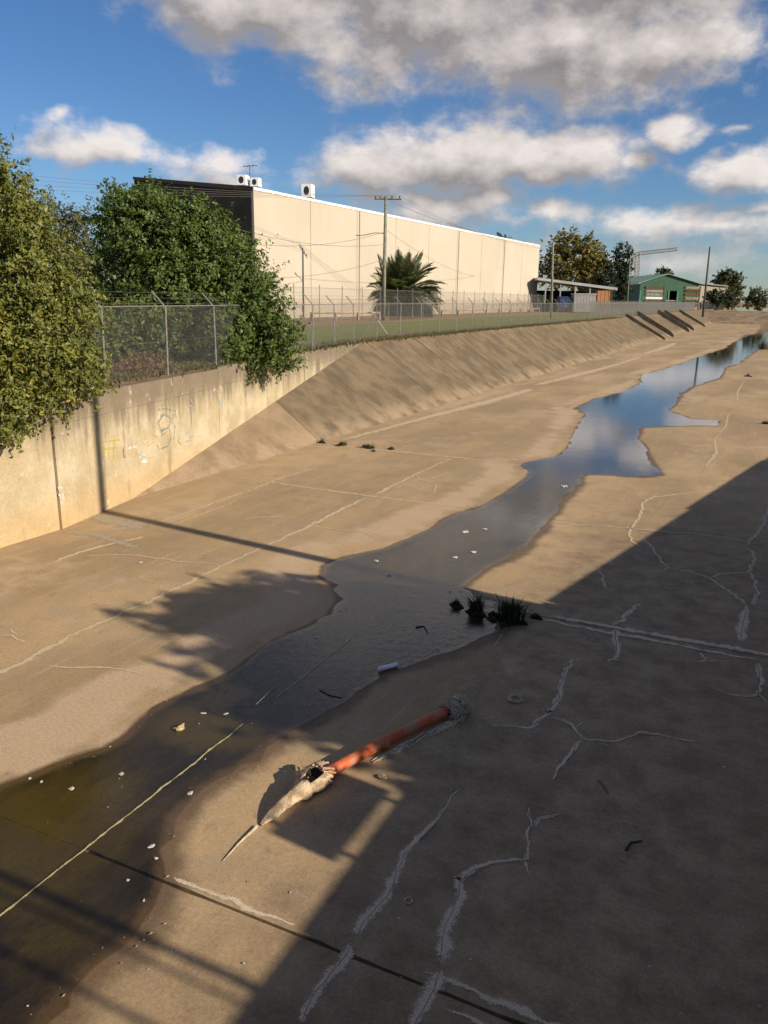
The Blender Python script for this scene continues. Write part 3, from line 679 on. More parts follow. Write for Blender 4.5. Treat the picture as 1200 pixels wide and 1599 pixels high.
# ------------------------------------------------------------------ retaining walls (left in view, right beyond the frame)
def wall_thing(label, mirror):
    root = thing('retaining_wall', label, 'wall')
    line = [(-13.95, -9.0), (-13.95, 4.0), (-13.83, 12.365), (-13.81, 12.40), (wall_x(20.4), 20.4), (wall_x(28.6), 28.6), (wall_x(36.76), 36.76)]
    pcs = [(line[0], line[1]), (line[1], line[2]), (line[3], line[4]), (line[4], line[5]), (line[5], line[6])]
    for q, (a, b) in enumerate(pcs):
        a = np.array(a); b = np.array(b); d = (b-a)/np.linalg.norm(b-a); nrm = np.array([-d[1], d[0]])       # away from the channel
        a2 = a+d*.012; b2 = b-d*.012; 
        ztop = ZB+[.0, .0, -.02, .03, .0][q]
        def slab(za, zb, proud, name, nn=24, mz=8):
            L = np.linalg.norm(b2-a2); us = np.linspace(0, 1, nn+1); zs = np.linspace(za, zb, mz+1)
            V = []
            for z in zs:
                for u in us:
                    p = a2+(b2-a2)*u - nrm*proud; e = .012*(float(fbm(np.array(u*L*.9), np.array(z*.9), 3, q))-.45)
                    p = p-nrm*e; V.append((p[0], p[1], z))
            n0 = len(V)
            V += [(*(a2+(b2-a2)*u+nrm*.34), z) for z in (za, zb) for u in us]
            V = np.array(V); idx = np.arange((mz+1)*(nn+1)).reshape(mz+1, nn+1)
            Q = [np.stack([idx[:-1, :-1], idx[:-1, 1:], idx[1:, 1:], idx[1:, :-1]], -1).reshape(-1, 4)]
            bk0 = n0+np.arange(nn+1); bk1 = n0+nn+1+np.arange(nn+1)
            Q.append(np.stack([idx[-1, :-1], idx[-1, 1:], bk1[1:], bk1[:-1]], -1)); Q.append(np.stack([bk0[:-1], bk1[:-1], bk1[1:], bk0[1:]], -1))
            Q.append(np.array([[idx[0, 0], idx[-1, 0], bk1[0], bk0[0]], [idx[0, -1], bk0[-1], bk1[-1], idx[-1, -1]]]))
            Q = np.vstack(Q)
            if mirror: V[:, 0] = mir(V[:, 0])
            else: Q = Q[:, ::-1]
            return obj(name, fast_mesh(name, V, Q), M_WALL, root)
        wp = slab(-.3, ztop-.56, 0.0, 'wall_panel'); slab(ztop-.553, ztop, .010, 'coping', 24, 3).parent = wp
    return root
WALL = wall_thing('stained cream concrete retaining wall with faded graffiti under the overhanging trees', False)
wall_thing('concrete retaining wall on the shaded right side of the channel', True)

# faded graffiti: brush strokes lying on the wing wall
def wall_pt(px, py):
    a = np.array([-13.82, 12.38]); b = np.array([wall_x(36.76), 36.76]); d = b-a; n = np.array([d[1], -d[0], 0]); n = n/np.linalg.norm(n)
    rr = ray(px, py); k = n@(np.array([*a, 0])-EYE)/(n@rr); return EYE+rr*k + n*(.018 if n@(EYE-np.array([*a, 0])) > 0 else -.018), n
def paint(name, col):
    mt, t, b = material(name); p = t.pos()
    b.inputs['Base Color'].default_value = (*col, 1); b.inputs['Roughness'].default_value = .7
    t.l.new(t.ramp(t.noise(p, 9, 5, .7), .36, .62, .0, .72), b.inputs['Alpha']); return mt
G_GREEN, G_YEL, G_BLUE, G_DARK, G_WHITE = paint('spray_green', (.20, .24, .19)), paint('spray_yellow', (.50, .42, .07)), paint('spray_blue', (.36, .44, .50)), paint('spray_dark', (.10, .12, .09)), paint('spray_white', (.78, .76, .70))
def stroke(pts, wd, mt):
    P = [wall_pt(x, y) for x, y in pts]; mbs = MB(); vs = []
    for i in range(len(P)):
        p, n = P[i]; t_ = P[min(i+1, len(P)-1)][0]-P[max(i-1, 0)][0]; s_ = np.cross(t_, n); s_ = s_/(np.linalg.norm(s_)+1e-9)
        vs += [p+s_*wd/2, p-s_*wd/2]
    mbs.add(vs, [(2*i, 2*i+1, 2*i+3, 2*i+2) for i in range(len(P)-1)])
    mbs.build('graffiti', mt, WALL)
c5 = lambda pts: cr(3.0, 0, 550, pts)
for pts, wd, mt in [
    ([(760,300),(740,330),(755,370),(790,350),(800,310),(770,290),(750,300)], .06, G_GREEN), ([(765,345),(755,390),(785,370),(790,340),(800,400),(785,440),(745,455),(735,435)], .045, G_GREEN),
    ([(815,290),(805,330),(820,350),(812,410)], .05, G_GREEN), ([(740,270),(780,265),(820,275),(825,310)], .05, G_GREEN), ([(840,380),(835,420),(850,435)], .035, G_DARK),
    ([(485,420),(490,490)], .05, G_YEL), ([(510,415),(505,500)], .05, G_YEL), ([(485,455),(545,445)], .045, G_YEL), ([(535,410),(530,500),(550,490)], .05, G_YEL), ([(480,420),(560,410)], .04, G_YEL),
    ([(575,440),(580,495),(590,490)], .05, G_DARK), ([(610,390),(600,440),(615,400),(618,440)], .04, G_BLUE), ([(700,400),(690,440),(720,420),(715,385),(735,400)], .05, G_YEL),
    ([(870,380),(900,360),(880,400),(910,390),(870,420),(900,410)], .05, G_BLUE), ([(1020,200),(1030,240),(1045,210),(1040,260)], .08, G_BLUE), ([(890,220),(910,260),(885,250)], .06, G_BLUE),
    ([(650,490),(680,480),(660,515),(690,510),(670,500)], .09, G_WHITE), ([(640,470),(690,500)], .05, G_BLUE), ([(600,450),(640,440),(650,470)], .05, G_WHITE),
    ([(270,640),(285,630),(290,670),(275,660),(300,690),(285,710)], .09, G_WHITE), ([(275,650),(295,690)], .04, G_BLUE)]:
    stroke(c5(pts), wd*1.1, mt)

# ------------------------------------------------------------------ fences
def fence(label, path, spacing, hgt, arm, group, post_r=.025, mesh_gap=.062, wire=.0017, mesh_h=None, tilt=-1):
    root = thing('chain_link_fence', label, 'fence', group=group)
    P = np.array(path, float); seg = np.linalg.norm(np.diff(P, axis=0), axis=1); L = np.concatenate([[0], np.cumsum(seg)])
    s = np.arange(0, L[-1], spacing); pts = np.stack([np.interp(s, L, P[:, k]) for k in range(3)], -1)
    pm = MB().tube([(0, 0, -.1), (0, 0, hgt)]+([(tilt*.38, 0, hgt+.40)] if arm else []), post_r, 6).mesh('post'); pm.materials.append(M_GALV)
    mh = mesh_h or hgt
    wm = MB(); k = int((spacing+mh)/mesh_gap)
    for sgn in (1, -1):
        for i in range(k):
            o_ = i*mesh_gap-mh
            a0, a1 = max(0, -o_), min(mh, spacing-o_)
            if a1 <= a0+.02: continue
            x0_, x1_ = o_+a0, o_+a1
            if sgn < 0: x0_, x1_ = spacing-x0_, spacing-x1_
            wm.tube([(0, x0_, a0+.05), (0, x1_, a1+.05)], wire, 3, False)
    wmesh = wm.mesh('wire_mesh'); wmesh.materials.append(M_WIRE)
    rail = MB().tube([(0, 0, mh+.03), (0, spacing, mh+.03)], .016, 5).tube([(0, 0, mh*.5), (0, spacing, mh*.5)], .004, 3).mesh('rail'); rail.materials.append(M_GALV)
    for i, p in enumerate(pts):
        d = pts[min(i+1, len(pts)-1)]-pts[max(i-1, 0)] if i in (0, len(pts)-1) else pts[i+1]-p
        rz = math.atan2(-d[0], d[1])
        o = obj('post', pm, None, root); o.location = p; o.rotation_euler = (random.uniform(-.015, .015), random.uniform(-.02, .02), rz)
        if i < len(pts)-1:
            for nm, me_ in (('wire_mesh', wmesh), ('rail', rail)):
                o = obj(nm, me_, None, root); o.location = p; o.rotation_euler = (0, 0, rz)
    if arm:
        for q in range(3):
            f_ = .25+.36*q; mbw = MB(); line = []
            for i, p in enumerate(pts):
                d = pts[min(i+1, len(pts)-1)]-pts[max(i-1, 0)]; d = d/np.linalg.norm(d); nx = np.array([d[1], -d[0], 0])
                line.append(p+nx*tilt*.38*f_+np.array([0, 0, hgt+.40*f_]))
            mbw.tube(line, .0045, 3, False).build('barbed_wire', M_GALV, root)
    return root, pts
fpath = [(-14.25, 5.9, ZB), (-14.25, 12.4, ZB), (wall_x(36.76)-.28, 36.9, ZB-.02), (-19.15, 48, ZB-.02), (-19.15, 165, ZB-.02)]
fr_, fpts = fence('chain link fence with angled barbed wire arms along the wall and bank top', fpath, 3.05, 1.85, True, None)
# bracing struts where the wing wall ends
for (a, b) in [((568, 534), (588, 490)), ((612, 522), (575, 477))]:
    pa = gp(*a, ZB)+np.array([-.3, 0, 0]); dep = (pa-EYE)@f0; pb = at(*b, dep)
    MB().tube([pa, pb], .028, 6).build('brace', M_GALV, fr_)
fence('tall thin security fence standing in front of the cream warehouse', [(-37.5, 52, ZB), (-39.5, 190, ZB)], 4.4, 3.2, False, None, .035, .14, .0030, 2.9)
fence('low pale chain link fence running before the sheds', [(-24.0, 118, ZB), (-19.9, 250, ZB)], 3.0, 2.0, False, None, .05, .14, .007)

# ------------------------------------------------------------------ trees
def crown_mesh(blobs, n, size, seed, clump=.34, aspect=.5, flat=.35, shell=.55, droop=0.0, spray=.6):
    """leaf faces in clumps spread through ellipsoids (centre, radii)"""
    r = np.random.default_rng(seed)
    vol = np.array([np.prod(b[1])**(2/3) for b in blobs]); vol /= vol.sum()
    cl = []; nrm = []
    ncl = max(30, n//26)
    pick = r.choice(len(blobs), ncl, p=vol)
    d = r.normal(size=(ncl, 3)); d /= np.linalg.norm(d, axis=1)[:, None]
    rad = 1-shell*r.random(ncl)**1.9
    cen = np.array([blobs[i][0] for i in pick]); rr = np.array([blobs[i][1] for i in pick])
    wob = 1+.16*np.sin(d[:, 0]*7+seed)*np.sin(d[:, 1]*6+1.3*seed)+.10*r.normal(size=ncl)
    cc = cen+d*rr*(rad*wob)[:, None]
    ctint = r.random(ncl); csz = clump*(.55+.9*r.random(ncl))
    li = r.integers(0, ncl, n)
    off = r.normal(size=(n, 3)); off *= (csz[li]*(.35+.65*r.random(n))/np.linalg.norm(off, axis=1))[:, None]
    off[:, 2] *= .8
    spr = r.random(ncl) < spray; sdir = d*.9+r.normal(size=(ncl, 3))*.55+np.array([0, 0, .15]); sdir /= np.linalg.norm(sdir, axis=1)[:, None]
    uu = r.random(n); along = sdir[li]*(csz[li]*1.6*uu)[:, None]; off = np.where(spr[li][:, None], along+off*(.50-.30*uu)[:, None], off)      # sprays of leaves along shoots
    p = cc[li]+off; p[:, 2] -= droop*r.random(n)**2
    nn = d[li]*.75+r.normal(size=(n, 3))*.62+np.array([.25, -.05, flat]); nn /= np.linalg.norm(nn, axis=1)[:, None]
    a = r.normal(size=(n, 3)); a -= nn*np.sum(a*nn, 1)[:, None]; a /= np.linalg.norm(a, axis=1)[:, None]; b = np.cross(nn, a)
    sz = size*(.45+1.15*r.random(n)**1.4); la = a*sz[:, None]; wb = b*(sz*aspect)[:, None]
    V = np.stack([p-la*.5, p+wb*.5+la*.05, p+la*.5+nn*(sz*-.12)[:, None], p-wb*.5+la*.05], 1).reshape(-1, 3)
    tint = np.clip(ctint[li]*.6+.4*r.random(n)+.12*(rad[li]-.8), 0, 1)
    return fast_mesh('crown', V, np.arange(4*n).reshape(-1, 4), {'tint': np.repeat(tint, 4)}), cc
def tree(name, label, base, blobs, n, size, mat, seed, trunk_r=.16, group=None, cat='tree', **kw):
    root = thing(name, label, cat, base, group=group)
    inv = -np.array(base, float)
    bl = [(np.array(c, float)+inv, np.array(r_ if hasattr(r_, '__len__') else (r_,)*3, float)) for c, r_ in blobs]
    me_, cc = crown_mesh(bl, n, size, seed, **kw)
    obj('crown', me_, mat, root)
    top = np.mean([b[0] for b in bl], 0); mbt = MB(); fork = np.array([top[0]*.5, top[1]*.5, max(.3, min(b[0][2]-b[1][2]*.5 for b in bl)*.6+top[2]*.12)])
    mbt.tube([(0, 0, -.15), fork*.5+np.array([.03, .05, 0]), fork], [trunk_r*1.25, trunk_r, trunk_r*.85], 9)
    for b in bl:
        q = b[0]; midp = (fork+q)/2+np.array([random.uniform(-.2, .2), random.uniform(-.2, .2), .15])
        mbt.tube([fork, midp, q], [trunk_r*.6, trunk_r*.4, trunk_r*.18], 6)
        for _ in range(3):
            e = q+np.array([random.uniform(-1, 1), random.uniform(-1, 1), random.uniform(-.4, 1)])*b[1]*.8
            mbt.tube([q, (q+e)/2+np.array([0, 0, .06]), e], [trunk_r*.18, trunk_r*.11, trunk_r*.04], 5)
    mbt.build('trunk', M_BARK, root, True)
    return root
def pb(px, py, depth, rpx, sq=1.0, dz=1.0):
    r_ = rpx*depth/F; return (at(px, py, depth), (r_*sq, r_*sq*.95, r_*dz))
tree('shrubby_tree', 'large yellow green tree at the left edge, spilling over the wall', (-16.6, 9.6, ZB),
     [pb(-55, 350, 17.5, 105), pb(-20, 285, 17.3, 52), pb(10, 360, 17.2, 62), pb(20, 430, 17, 95), pb(40, 520, 17, 92), pb(-60, 500, 17, 130), pb(-30, 610, 16.2, 80), pb(70, 575, 16.8, 66), pb(118, 575, 17.2, 42), pb(95, 470, 17.6, 40), pb(20, 640, 16, 42), pb(-40, 660, 15.6, 45), pb(135, 600, 17.3, 24)],
     90000, .088, M_LEAF_YELLOW, 11, .14, clump=.24)
tree('shrubby_tree', 'broad dark green tree hanging over the wall in front of the warehouse', (-19.0, 23.5, ZB),
     [pb(226, 368, 29.5, 62), pb(300, 392, 29.5, 62), pb(195, 430, 29.5, 46), pb(358, 432, 29.2, 58), pb(285, 462, 29, 84), pb(392, 482, 28.6, 52), pb(424, 525, 28.2, 38), pb(362, 530, 28.2, 46), pb(248, 330, 29.8, 30), pb(198, 328, 29.8, 28), pb(168, 356, 30, 22), pb(436, 556, 28, 24), pb(385, 566, 27.6, 24), pb(325, 362, 29.6, 32), pb(345, 500, 27.4, 38), pb(348, 548, 26.9, 30)],
     110000, .122, M_LEAF_GREEN, 23, .2, clump=.34)
tree('shrubby_tree', 'thin olive tree showing between the two big trees', tuple(gp(95, 500, ZB)*0+np.array([-29.5, 27.0, ZB])),
     [pb(95, 370, 40, 42), pb(115, 410, 39, 40), pb(70, 350, 40, 34), pb(120, 350, 40, 20), pb(110, 460, 38, 40), pb(135, 405, 38.5, 34), pb(150, 450, 37.5, 34), pb(60, 400, 39, 36)], 20000, .14, M_LEAF_OLIVE, 31, .12, clump=.5)
tree('dry_shrub', 'low dry brown shrub behind the fence mesh on the wall top', tuple(gp(215, 585, ZB)+np.array([-.8, .9, 0])),
     [pb(205, 580, 22.6, 34, 1, .55), pb(240, 572, 23.2, 24, 1, .6), pb(180, 590, 22, 20, 1, .6)], 5000, .07, M_LEAF_DRY, 37, .03, cat='shrub', clump=.2)
tree('hedge_shrub', 'dark green hedge behind the fence under the broad tree', tuple(gp(205, 560, ZB)*np.array([1, 1, 0])+np.array([-1.0, 3.2, ZB])),
     [pb(185, 530, 26.5, 38), pb(235, 525, 27, 42), pb(290, 525, 27.5, 40), pb(160, 500, 27, 36), pb(215, 488, 27.5, 36), pb(330, 550, 28, 30)], 15000, .12, M_LEAF_GREEN, 41, .06, cat='shrub', clump=.3)

# far trees beside and behind the warehouse
def far_tree(name, label, px, depth, blobs, n, size, mat, seed, tr=.3, **kw):
    b = at(px, 480, depth); tree(name, label, (b[0], b[1], ZB), [pb(x, y, depth, r_) for x, y, r_ in blobs], n, size, mat, seed, tr, 'trees in the distance', **kw)
far_tree('autumn_tree', 'rounded tree turning yellow at the far end of the warehouse', 895, 190, [(892, 405, 34), (868, 415, 26), (915, 395, 26), (885, 385, 22), (905, 425, 30), (862, 430, 18), (920, 412, 24)], 16000, .55, M_LEAF_AUTUMN, 51, .35, clump=1.0)
far_tree('dark_tree', 'dark green tree against the right of the yellowing tree', 935, 200, [(935, 425, 22), (925, 400, 16), (945, 440, 16), (930, 450, 22)], 9000, .6, M_LEAF_DARK, 53, .3, clump=1.3)
far_tree('conifer_tree', 'tall narrow dark tree with two tops beside the green shed', 972, 185, [(967, 386, 4), (982, 386, 4), (967, 398, 6), (981, 398, 6), (969, 414, 8), (980, 418, 8), (972, 434, 10), (974, 452, 10), (970, 468, 9)], 9000, .42, M_LEAF_DARK, 57, .3, clump=.6)
far_tree('gum_tree', 'distant grey green gum tree behind the cream shed', 1138, 270, [(1130, 437, 11), (1147, 438, 10), (1139, 431, 9), (1123, 446, 8), (1152, 449, 8)], 7000, .7, M_LEAF_OLIVE, 59, .3, clump=.9)
far_tree('bushy_tree', 'olive bush left of the far shrubs below the gum tree', 1144, 260, [(1138, 463, 10), (1150, 462, 9), (1142, 471, 9)], 5000, .55, M_LEAF_OLIVE, 61, .2, clump=.7)
far_tree('bushy_tree', 'green bush at the right edge above the channel bend', 1185, 265, [(1178, 463, 10), (1194, 465, 11), (1186, 473, 9), (1170, 472, 8)], 6000, .55, M_LEAF_OLIVE, 67, .2, clump=.7)
far_tree('bushy_tree', 'small dark bush before the cream shed', 1120, 230, [(1112, 463, 8), (1122, 466, 8)], 3000, .5, M_LEAF_DARK, 71, .2, clump=.6)
far_tree('treetop', 'round tree top peeping over the green shed roof', 1037, 380, [(1032, 430, 8), (1042, 429, 8), (1038, 440, 12)], 3000, .9, M_LEAF_DARK, 73, .3, clump=1.6)
far_tree('treetop', 'dark tree top peeping over the warehouse parapet', 786, 330, [(784, 376, 7), (790, 378, 6), (785, 392, 12)], 2500, .8, M_LEAF_DARK, 79, .3, clump=1.4)

# palm
def palm(label, base, height, frond_len, n, seed):
    r = random.Random(seed); root = thing('palm_tree', label, 'palm tree', base)
    mbt = MB(); mbt.tube([(0, 0, -.2), (0.05, 0, height*.5), (0, 0, height)], [.5, .42, .5], 10)
    for k in range(40):
        a = k*2.4; z = height*(.1+.9*k/40); mbt.tube([(math.cos(a)*.38, math.sin(a)*.38, z), (math.cos(a)*.62, math.sin(a)*.62, z+.25)], [.12, .05], 5)
    mbt.build('trunk', M_BARK, root)
    meshes = []
    for curl in (.35, .8, 1.3, 1.9):
        V = []; Q = []; T = []; m_ = 24; pts = []
        for i in range(m_+1):
            u = i/m_; th = .1+curl*u**1.4; pts.append((th, u))
        x = z = 0; path = []
        for i, (th, u) in enumerate(pts):
            path.append((x, z)); x += math.cos(th)*frond_len/m_; z -= math.sin(th)*frond_len/m_
        rr = random.Random(int(curl*10))
        for i in range(1, m_+1):
            u = i/m_; ll = frond_len*.24*math.sin(math.pi*min(1, .15+.9*u))**.7+.05
            for side in (-1, 1):
                for sub in (0, .5):
                    bx, bz = path[i]; px_, pz_ = path[i-1]; bx -= (bx-px_)*sub; bz -= (bz-pz_)*sub
                    ex = bx+ll*.62; ey = side*ll*(.72+rr.uniform(-.1, .1)); ez = bz+ll*(.22-.55*u)+rr.uniform(-.08, .08)
                    o_ = len(V); V += [(bx-.06, 0, bz), (bx+.07, 0, bz), ((bx+ex)/2+.09, ey*.55, (bz+ez)/2+.04), (ex, ey, ez)]; Q.append((o_, o_+1, o_+2, o_+3)); T += [rr.random()]*4
            o_ = len(V); ax, az_ = path[i-1]; bx, bz = path[i]; wd = .05*(1-.8*u)
            V += [(ax, -wd, az_), (ax, wd, az_), (bx, wd*.9, bz), (bx, -wd*.9, bz)]; Q.append((o_, o_+1, o_+2, o_+3)); T += [.95]*4
        me_ = fast_mesh('frond', np.array(V), np.array(Q), {'tint': T}); me_.materials.append(M_LEAF_PALM); meshes.append(me_)
    for k in range(n):
        u = (k+.5)/n; elev = R(82-128*u+r.uniform(-8, 8)); azm = k*2.39996+r.uniform(-.2, .2)
        o = obj('frond', meshes[min(3, int(u*3.2+r.random()*.8))], None, root)
        o.location = (0, 0, height); o.rotation_euler = (r.uniform(-.25, .25), -elev, azm); s_ = r.uniform(.82, 1.1); o.scale = (s_, s_, s_)
    return root
pbase = gp(627, 493, ZB); pd = (pbase-EYE)@f0
palm('big feather palm beside the power pole in front of the warehouse', (pbase[0], pbase[1], ZB), 2.4, 76*pd/F*.95, 150, 3)

# ------------------------------------------------------------------ warehouse
nb = gp(401, 498, ZB); nd = (nb-EYE)@f0
topz = at(401, 292, nd)[2]
best = None
for L_ in np.arange(40, 220, .5):
    for dx in np.arange(-14, 14.1, .5):
        P_ = (nb[0]+dx, nb[1]+L_, topz); q = proj(P_); e = (q[0]-843)**2+(q[1]-383)**2
        if best is None or e < best[0]: best = (e, L_, dx)
WL, WDX = best[1], best[2]
print('warehouse', nb, topz, best)
wh = thing('warehouse', 'long cream warehouse with dark gable end behind the trees', 'warehouse', (nb[0], nb[1], ZB), math.atan2(-WDX, WL))
WLEN = math.hypot(WL, WDX); WH = topz-ZB
NP = 9; pw = WLEN/NP
for k in range(NP):
    MB().box((-.22, k*pw+.035, 1.9), (0, (k+1)*pw-.035, WH-.25)).build('wall_panel', M_CREAM, wh)
    MB().box((-.22, k*pw+.02, -.3), (.015, (k+1)*pw-.02, 1.88)).build('base_panel', M_CREAM_LOW, wh)
for k in (2, 5, 7):
    MB().tube([(.08, k*pw+.5, -.2), (.08, k*pw+.5, WH-.3)], .07, 6).build('downpipe', M_CREAM, wh)
MB().box((-.35, 0.0, WH-.25), (.07, WLEN, WH)).build('parapet_flashing', M_FLASH, wh)
MB().box((-.20, .05, -.3), (-.06, WLEN-.05, WH-.3)).build('joint_backing', simple('joint_cream', (.40, .345, .265), .9, .2, 1), wh)  # backing in the panel joints, close to the wall's cream
# dark gable end, rising away from the facade
GW = 26.0; rise = 0.0
tg = at(213, 277, 1.0)
wr = wh.rotation_euler[2]; gx = np.array([-math.cos(wr), -math.sin(wr), 0])
for s_ in np.arange(5, 60, .25):
    P_ = nb+gx*s_
    for rz in (0,):
        d_ = (P_-EYE)@f0
    q = proj((P_[0], P_[1], topz))
    if q[0] <= 213: GW = s_; break
zt = at(213, 277, (nb+gx*GW-EYE)@f0)[2]; rise = zt-topz
print('gable', GW, rise)
vs = [(-.25, -.03, -.3), (-GW, -.03, -.3), (-GW, -.03, WH+rise), (-.25, -.03, WH-.02)]
MB().add(vs+[(x, .2, z) for x, y, z in vs], [(0, 1, 2, 3), (7, 6, 5, 4), (3, 2, 6, 7), (0, 3, 7, 4), (1, 5, 6, 2), (0, 4, 5, 1)]).build('gable_wall', M_SHADECLAD, wh)
vs = [(.02, -.09, WH-.35), (-GW-.1, -.09, WH+rise-.2), (-GW-.1, -.09, WH+rise+.06), (.02, -.09, WH+.03)]
MB().add(vs+[(x, -.035, z) for x, y, z in vs], [(0, 1, 2, 3), (7, 6, 5, 4), (3, 2, 6, 7), (0, 3, 7, 4), (1, 5, 6, 2), (0, 4, 5, 1)]).build('barge_board', simple('brown_barge', (.075, .06, .045), .7, .2, 1), wh)
MB().add([(-.36, .21, WH-.1), (-.36, WLEN, WH-.1), (-GW, WLEN, WH+rise-.05), (-GW, .21, WH+rise-.05)], [(0, 1, 2, 3)]).build('roof', M_ROOF, wh)
MB().box((-GW, .25, -.3), (-GW+.2, WLEN, WH+rise-.1)).box((-GW+.2, WLEN-.2, -.3), (-.25, WLEN, WH-.2)).build('rear_wall', M_GREYSHED, wh)
def ac_unit(label, px, py, wpx, hpx, fan):
    """air conditioner on the roof behind the parapet: px, py is the middle of its foot"""
    k_ = None
    for s_ in np.arange(0, 60, .1):
        P_ = np.array([nb[0]-2.2, nb[1]+s_, topz]); 
        if proj(P_)[0] >= px: k_ = P_; break
    if k_ is None: k_ = np.array([nb[0]-6, nb[1]+1, topz])
    if px < 401:
        k_ = at(px, py, nd+3.0)
    dep = (k_-EYE)@f0; s_ = dep/F; wd, hh = wpx*s_, hpx*s_
    base = np.array(k_); base[2] = at(px, py, dep)[2]-.15
    root = thing('air_conditioner', label, 'air conditioner', tuple(base), .25, 'air conditioners on the warehouse roof')
    bd = MB().box((-wd/2, -wd/2, .15), (wd/2, wd/2, hh+.15)).build('body', M_WHITE, root, bevel=.03)
    for sx_ in (-1, 1): MB().box((sx_*wd*.35-.05, -wd/2, -.6), (sx_*wd*.35+.05, wd/2, .15)).build('foot', M_GALV, root)
    mbf = MB(); c_ = (0, -wd/2-.012, .15+hh*.5)
    mbf.add([(c_[0]+math.cos(a)*wd*.26, c_[1], c_[2]+math.sin(a)*hh*.34) for a in np.linspace(0, 2*math.pi, 20, endpoint=False)], [tuple(range(20))]); mbf.build('fan_grille', M_VENT, bd)
    mbs = MB()
    for q in range(5): mbs.box((wd/2+.001, -wd*.3, .15+hh*(.2+.13*q)), (wd/2+.02, wd*.3, .15+hh*(.25+.13*q)))
    mbs.build('louvre', M_GREYSHED, bd)
ac_unit('white air conditioner on the dark roof edge, leftmost of three', 380, 290, 15, 14, 1)
ac_unit('white air conditioner at the corner of the warehouse roof', 400, 292, 13, 12, 1)
ac_unit('white air conditioner alone on the parapet right of the corner', 481, 309, 16, 18, 1)
a_ = at(391, 291, nd+4); an = thing('roof_antenna', 'thin television antenna behind the corner air conditioners', 'antenna', tuple(a_))
MB().tube([(0, 0, -.5), (0, 0, 1.9)], .03, 5).build('mast', M_CABLE, an); MB().tube([(-.8, 0, 1.85), (.8, .1, 1.85)], .025, 4).tube([(-.5, -.4, 1.85), (-.5, .4, 1.85)], .02, 4).tube([(.1, -.4, 1.85), (.1, .4, 1.85)], .02, 4).tube([(.6, -.4, 1.85), (.6, .4, 1.85)], .02, 4).build('elements', M_CABLE, an)

# ------------------------------------------------------------------ poles and wires
def pole(label, base_px, top_px, r0_, r1_, mat, name='power_pole'):
    b = gp(*base_px, ZB); dep = (b-EYE)@f0; t_ = at(*top_px, dep); root = thing(name, label, 'pole', (b[0], b[1], ZB)); v_ = t_-np.array([b[0], b[1], ZB])
    v_ = np.array([v_[0], v_[1], v_[2]]); MB().tube([(0, 0, -.3), v_*.5, v_], [r0_, (r0_+r1_)/2, r1_], 10).build('shaft', mat, root, True)
    return root, np.array([b[0], b[1], ZB]), v_, dep
pr, pb0, pv, pdp = pole('green grey timber power pole with wide crossarm before the warehouse', (599, 500), (603, 306), .19, .14, M_POLE)
px_ = pdp/F
ca = np.array([RT[0], RT[1], 0]); ca /= np.linalg.norm(ca)
top = pv-np.array([0, 0, 4*px_])
mb = MB(); 
xarm = mb.tube([top-ca*17*px_, top+ca*23*px_], .085, 4).build('crossarm', M_POLE, pr)
ins = []
for q in (-15, -8, 9, 20):
    p = top+ca*q*px_; MB().tube([p, p+[0, 0, .18], p+[0, 0, .3]], [.05, .07, .04], 6).build('insulator', M_POLE_DARK, xarm); ins.append(pb0+p+np.array([0, 0, .3]))
arm0 = pv-np.array([0, 0, 52*px_]); arm1 = arm0-ca*34*px_+np.array([0, 0, -.2])
lbk = MB().tube([arm0, arm0-ca*15*px_+np.array([0, 0, .05]), arm1], .04, 5).build('lamp_bracket', M_GALV, pr)
MB().tube([arm1+ca*.1, arm1-ca*.35, arm1-ca*.65], [.06, .12, .07], 6, squash=.5).build('lamp_head', M_GREYSHED, lbk)
MB().box(tuple(pv*.45+np.array([-.22, -.26, 0])), tuple(pv*.45+np.array([.05, -.15, .5]))).build('number_plate', M_GALV, pr)
p3, p3b, p3v, p3d = pole('thin short pole near the middle of the warehouse facade', (765, 487), (766, 430), .10, .07, M_POLE)
MB().box((-.25, -.25, -.2), (.25, .25, 2.2)).build('meter_box', M_TIMBER, p3)
p4, p4b, p4v, p4d = pole('pale timber pole in front of the yellowing tree', (861, 497), (864, 377), .15, .11, M_POLE)
p5, p5b, p5v, p5d = pole('dark leaning pole on the bank near the far ribs', (1098, 492), (1109, 385), .20, .13, M_POLE_DARK)
p6, p6b, p6v, p6d = pole('slim pole between the narrow dark tree and the green shed', (979, 486), (985, 398), .14, .10, M_POLE)
def wire(a, b, sag, label, r_=.016, mat=None):
    a = np.array(a); b = np.array(b); P = [a+(b-a)*t_-np.array([0, 0, 4*sag*t_*(1-t_)]) for t_ in np.linspace(0, 1, 22)]
    tag(MB().tube(P, r_, 4, False).build('overhead_wire', mat or M_CABLE_PALE), label, 'wire', 'overhead wires')
la = pb0+arm0
k = 0
for q, i_ in enumerate(ins):
    wire(i_, at(-300, 235+12*q, 55), .6, 'overhead wire from the crossarm towards the dark gable, strand %s' % ['first', 'second', 'third', 'fourth'][q], .011)
    wire(i_, p4b+p4v+np.array([0, 0, -.3*q]), 1.0, 'overhead wire from the crossarm to the far pale pole, strand %s' % ['first', 'second', 'third', 'fourth'][q], .011)
wire(pb0+pv*.72, at(330, 372, 66), .9, 'sagging wire running left from below the lamp bracket')
wire(pb0+pv*.50, at(330, 430, 66), .8, 'lowest wire running left from the power pole')
wire(pb0+pv*.74, p3b+p3v*.95, 1.2, 'sagging service wire from the power pole to the short pole')
wire(pb0+pv*.62, at(330, 345, 66), .8, 'service wire from the power pole up to the warehouse corner')

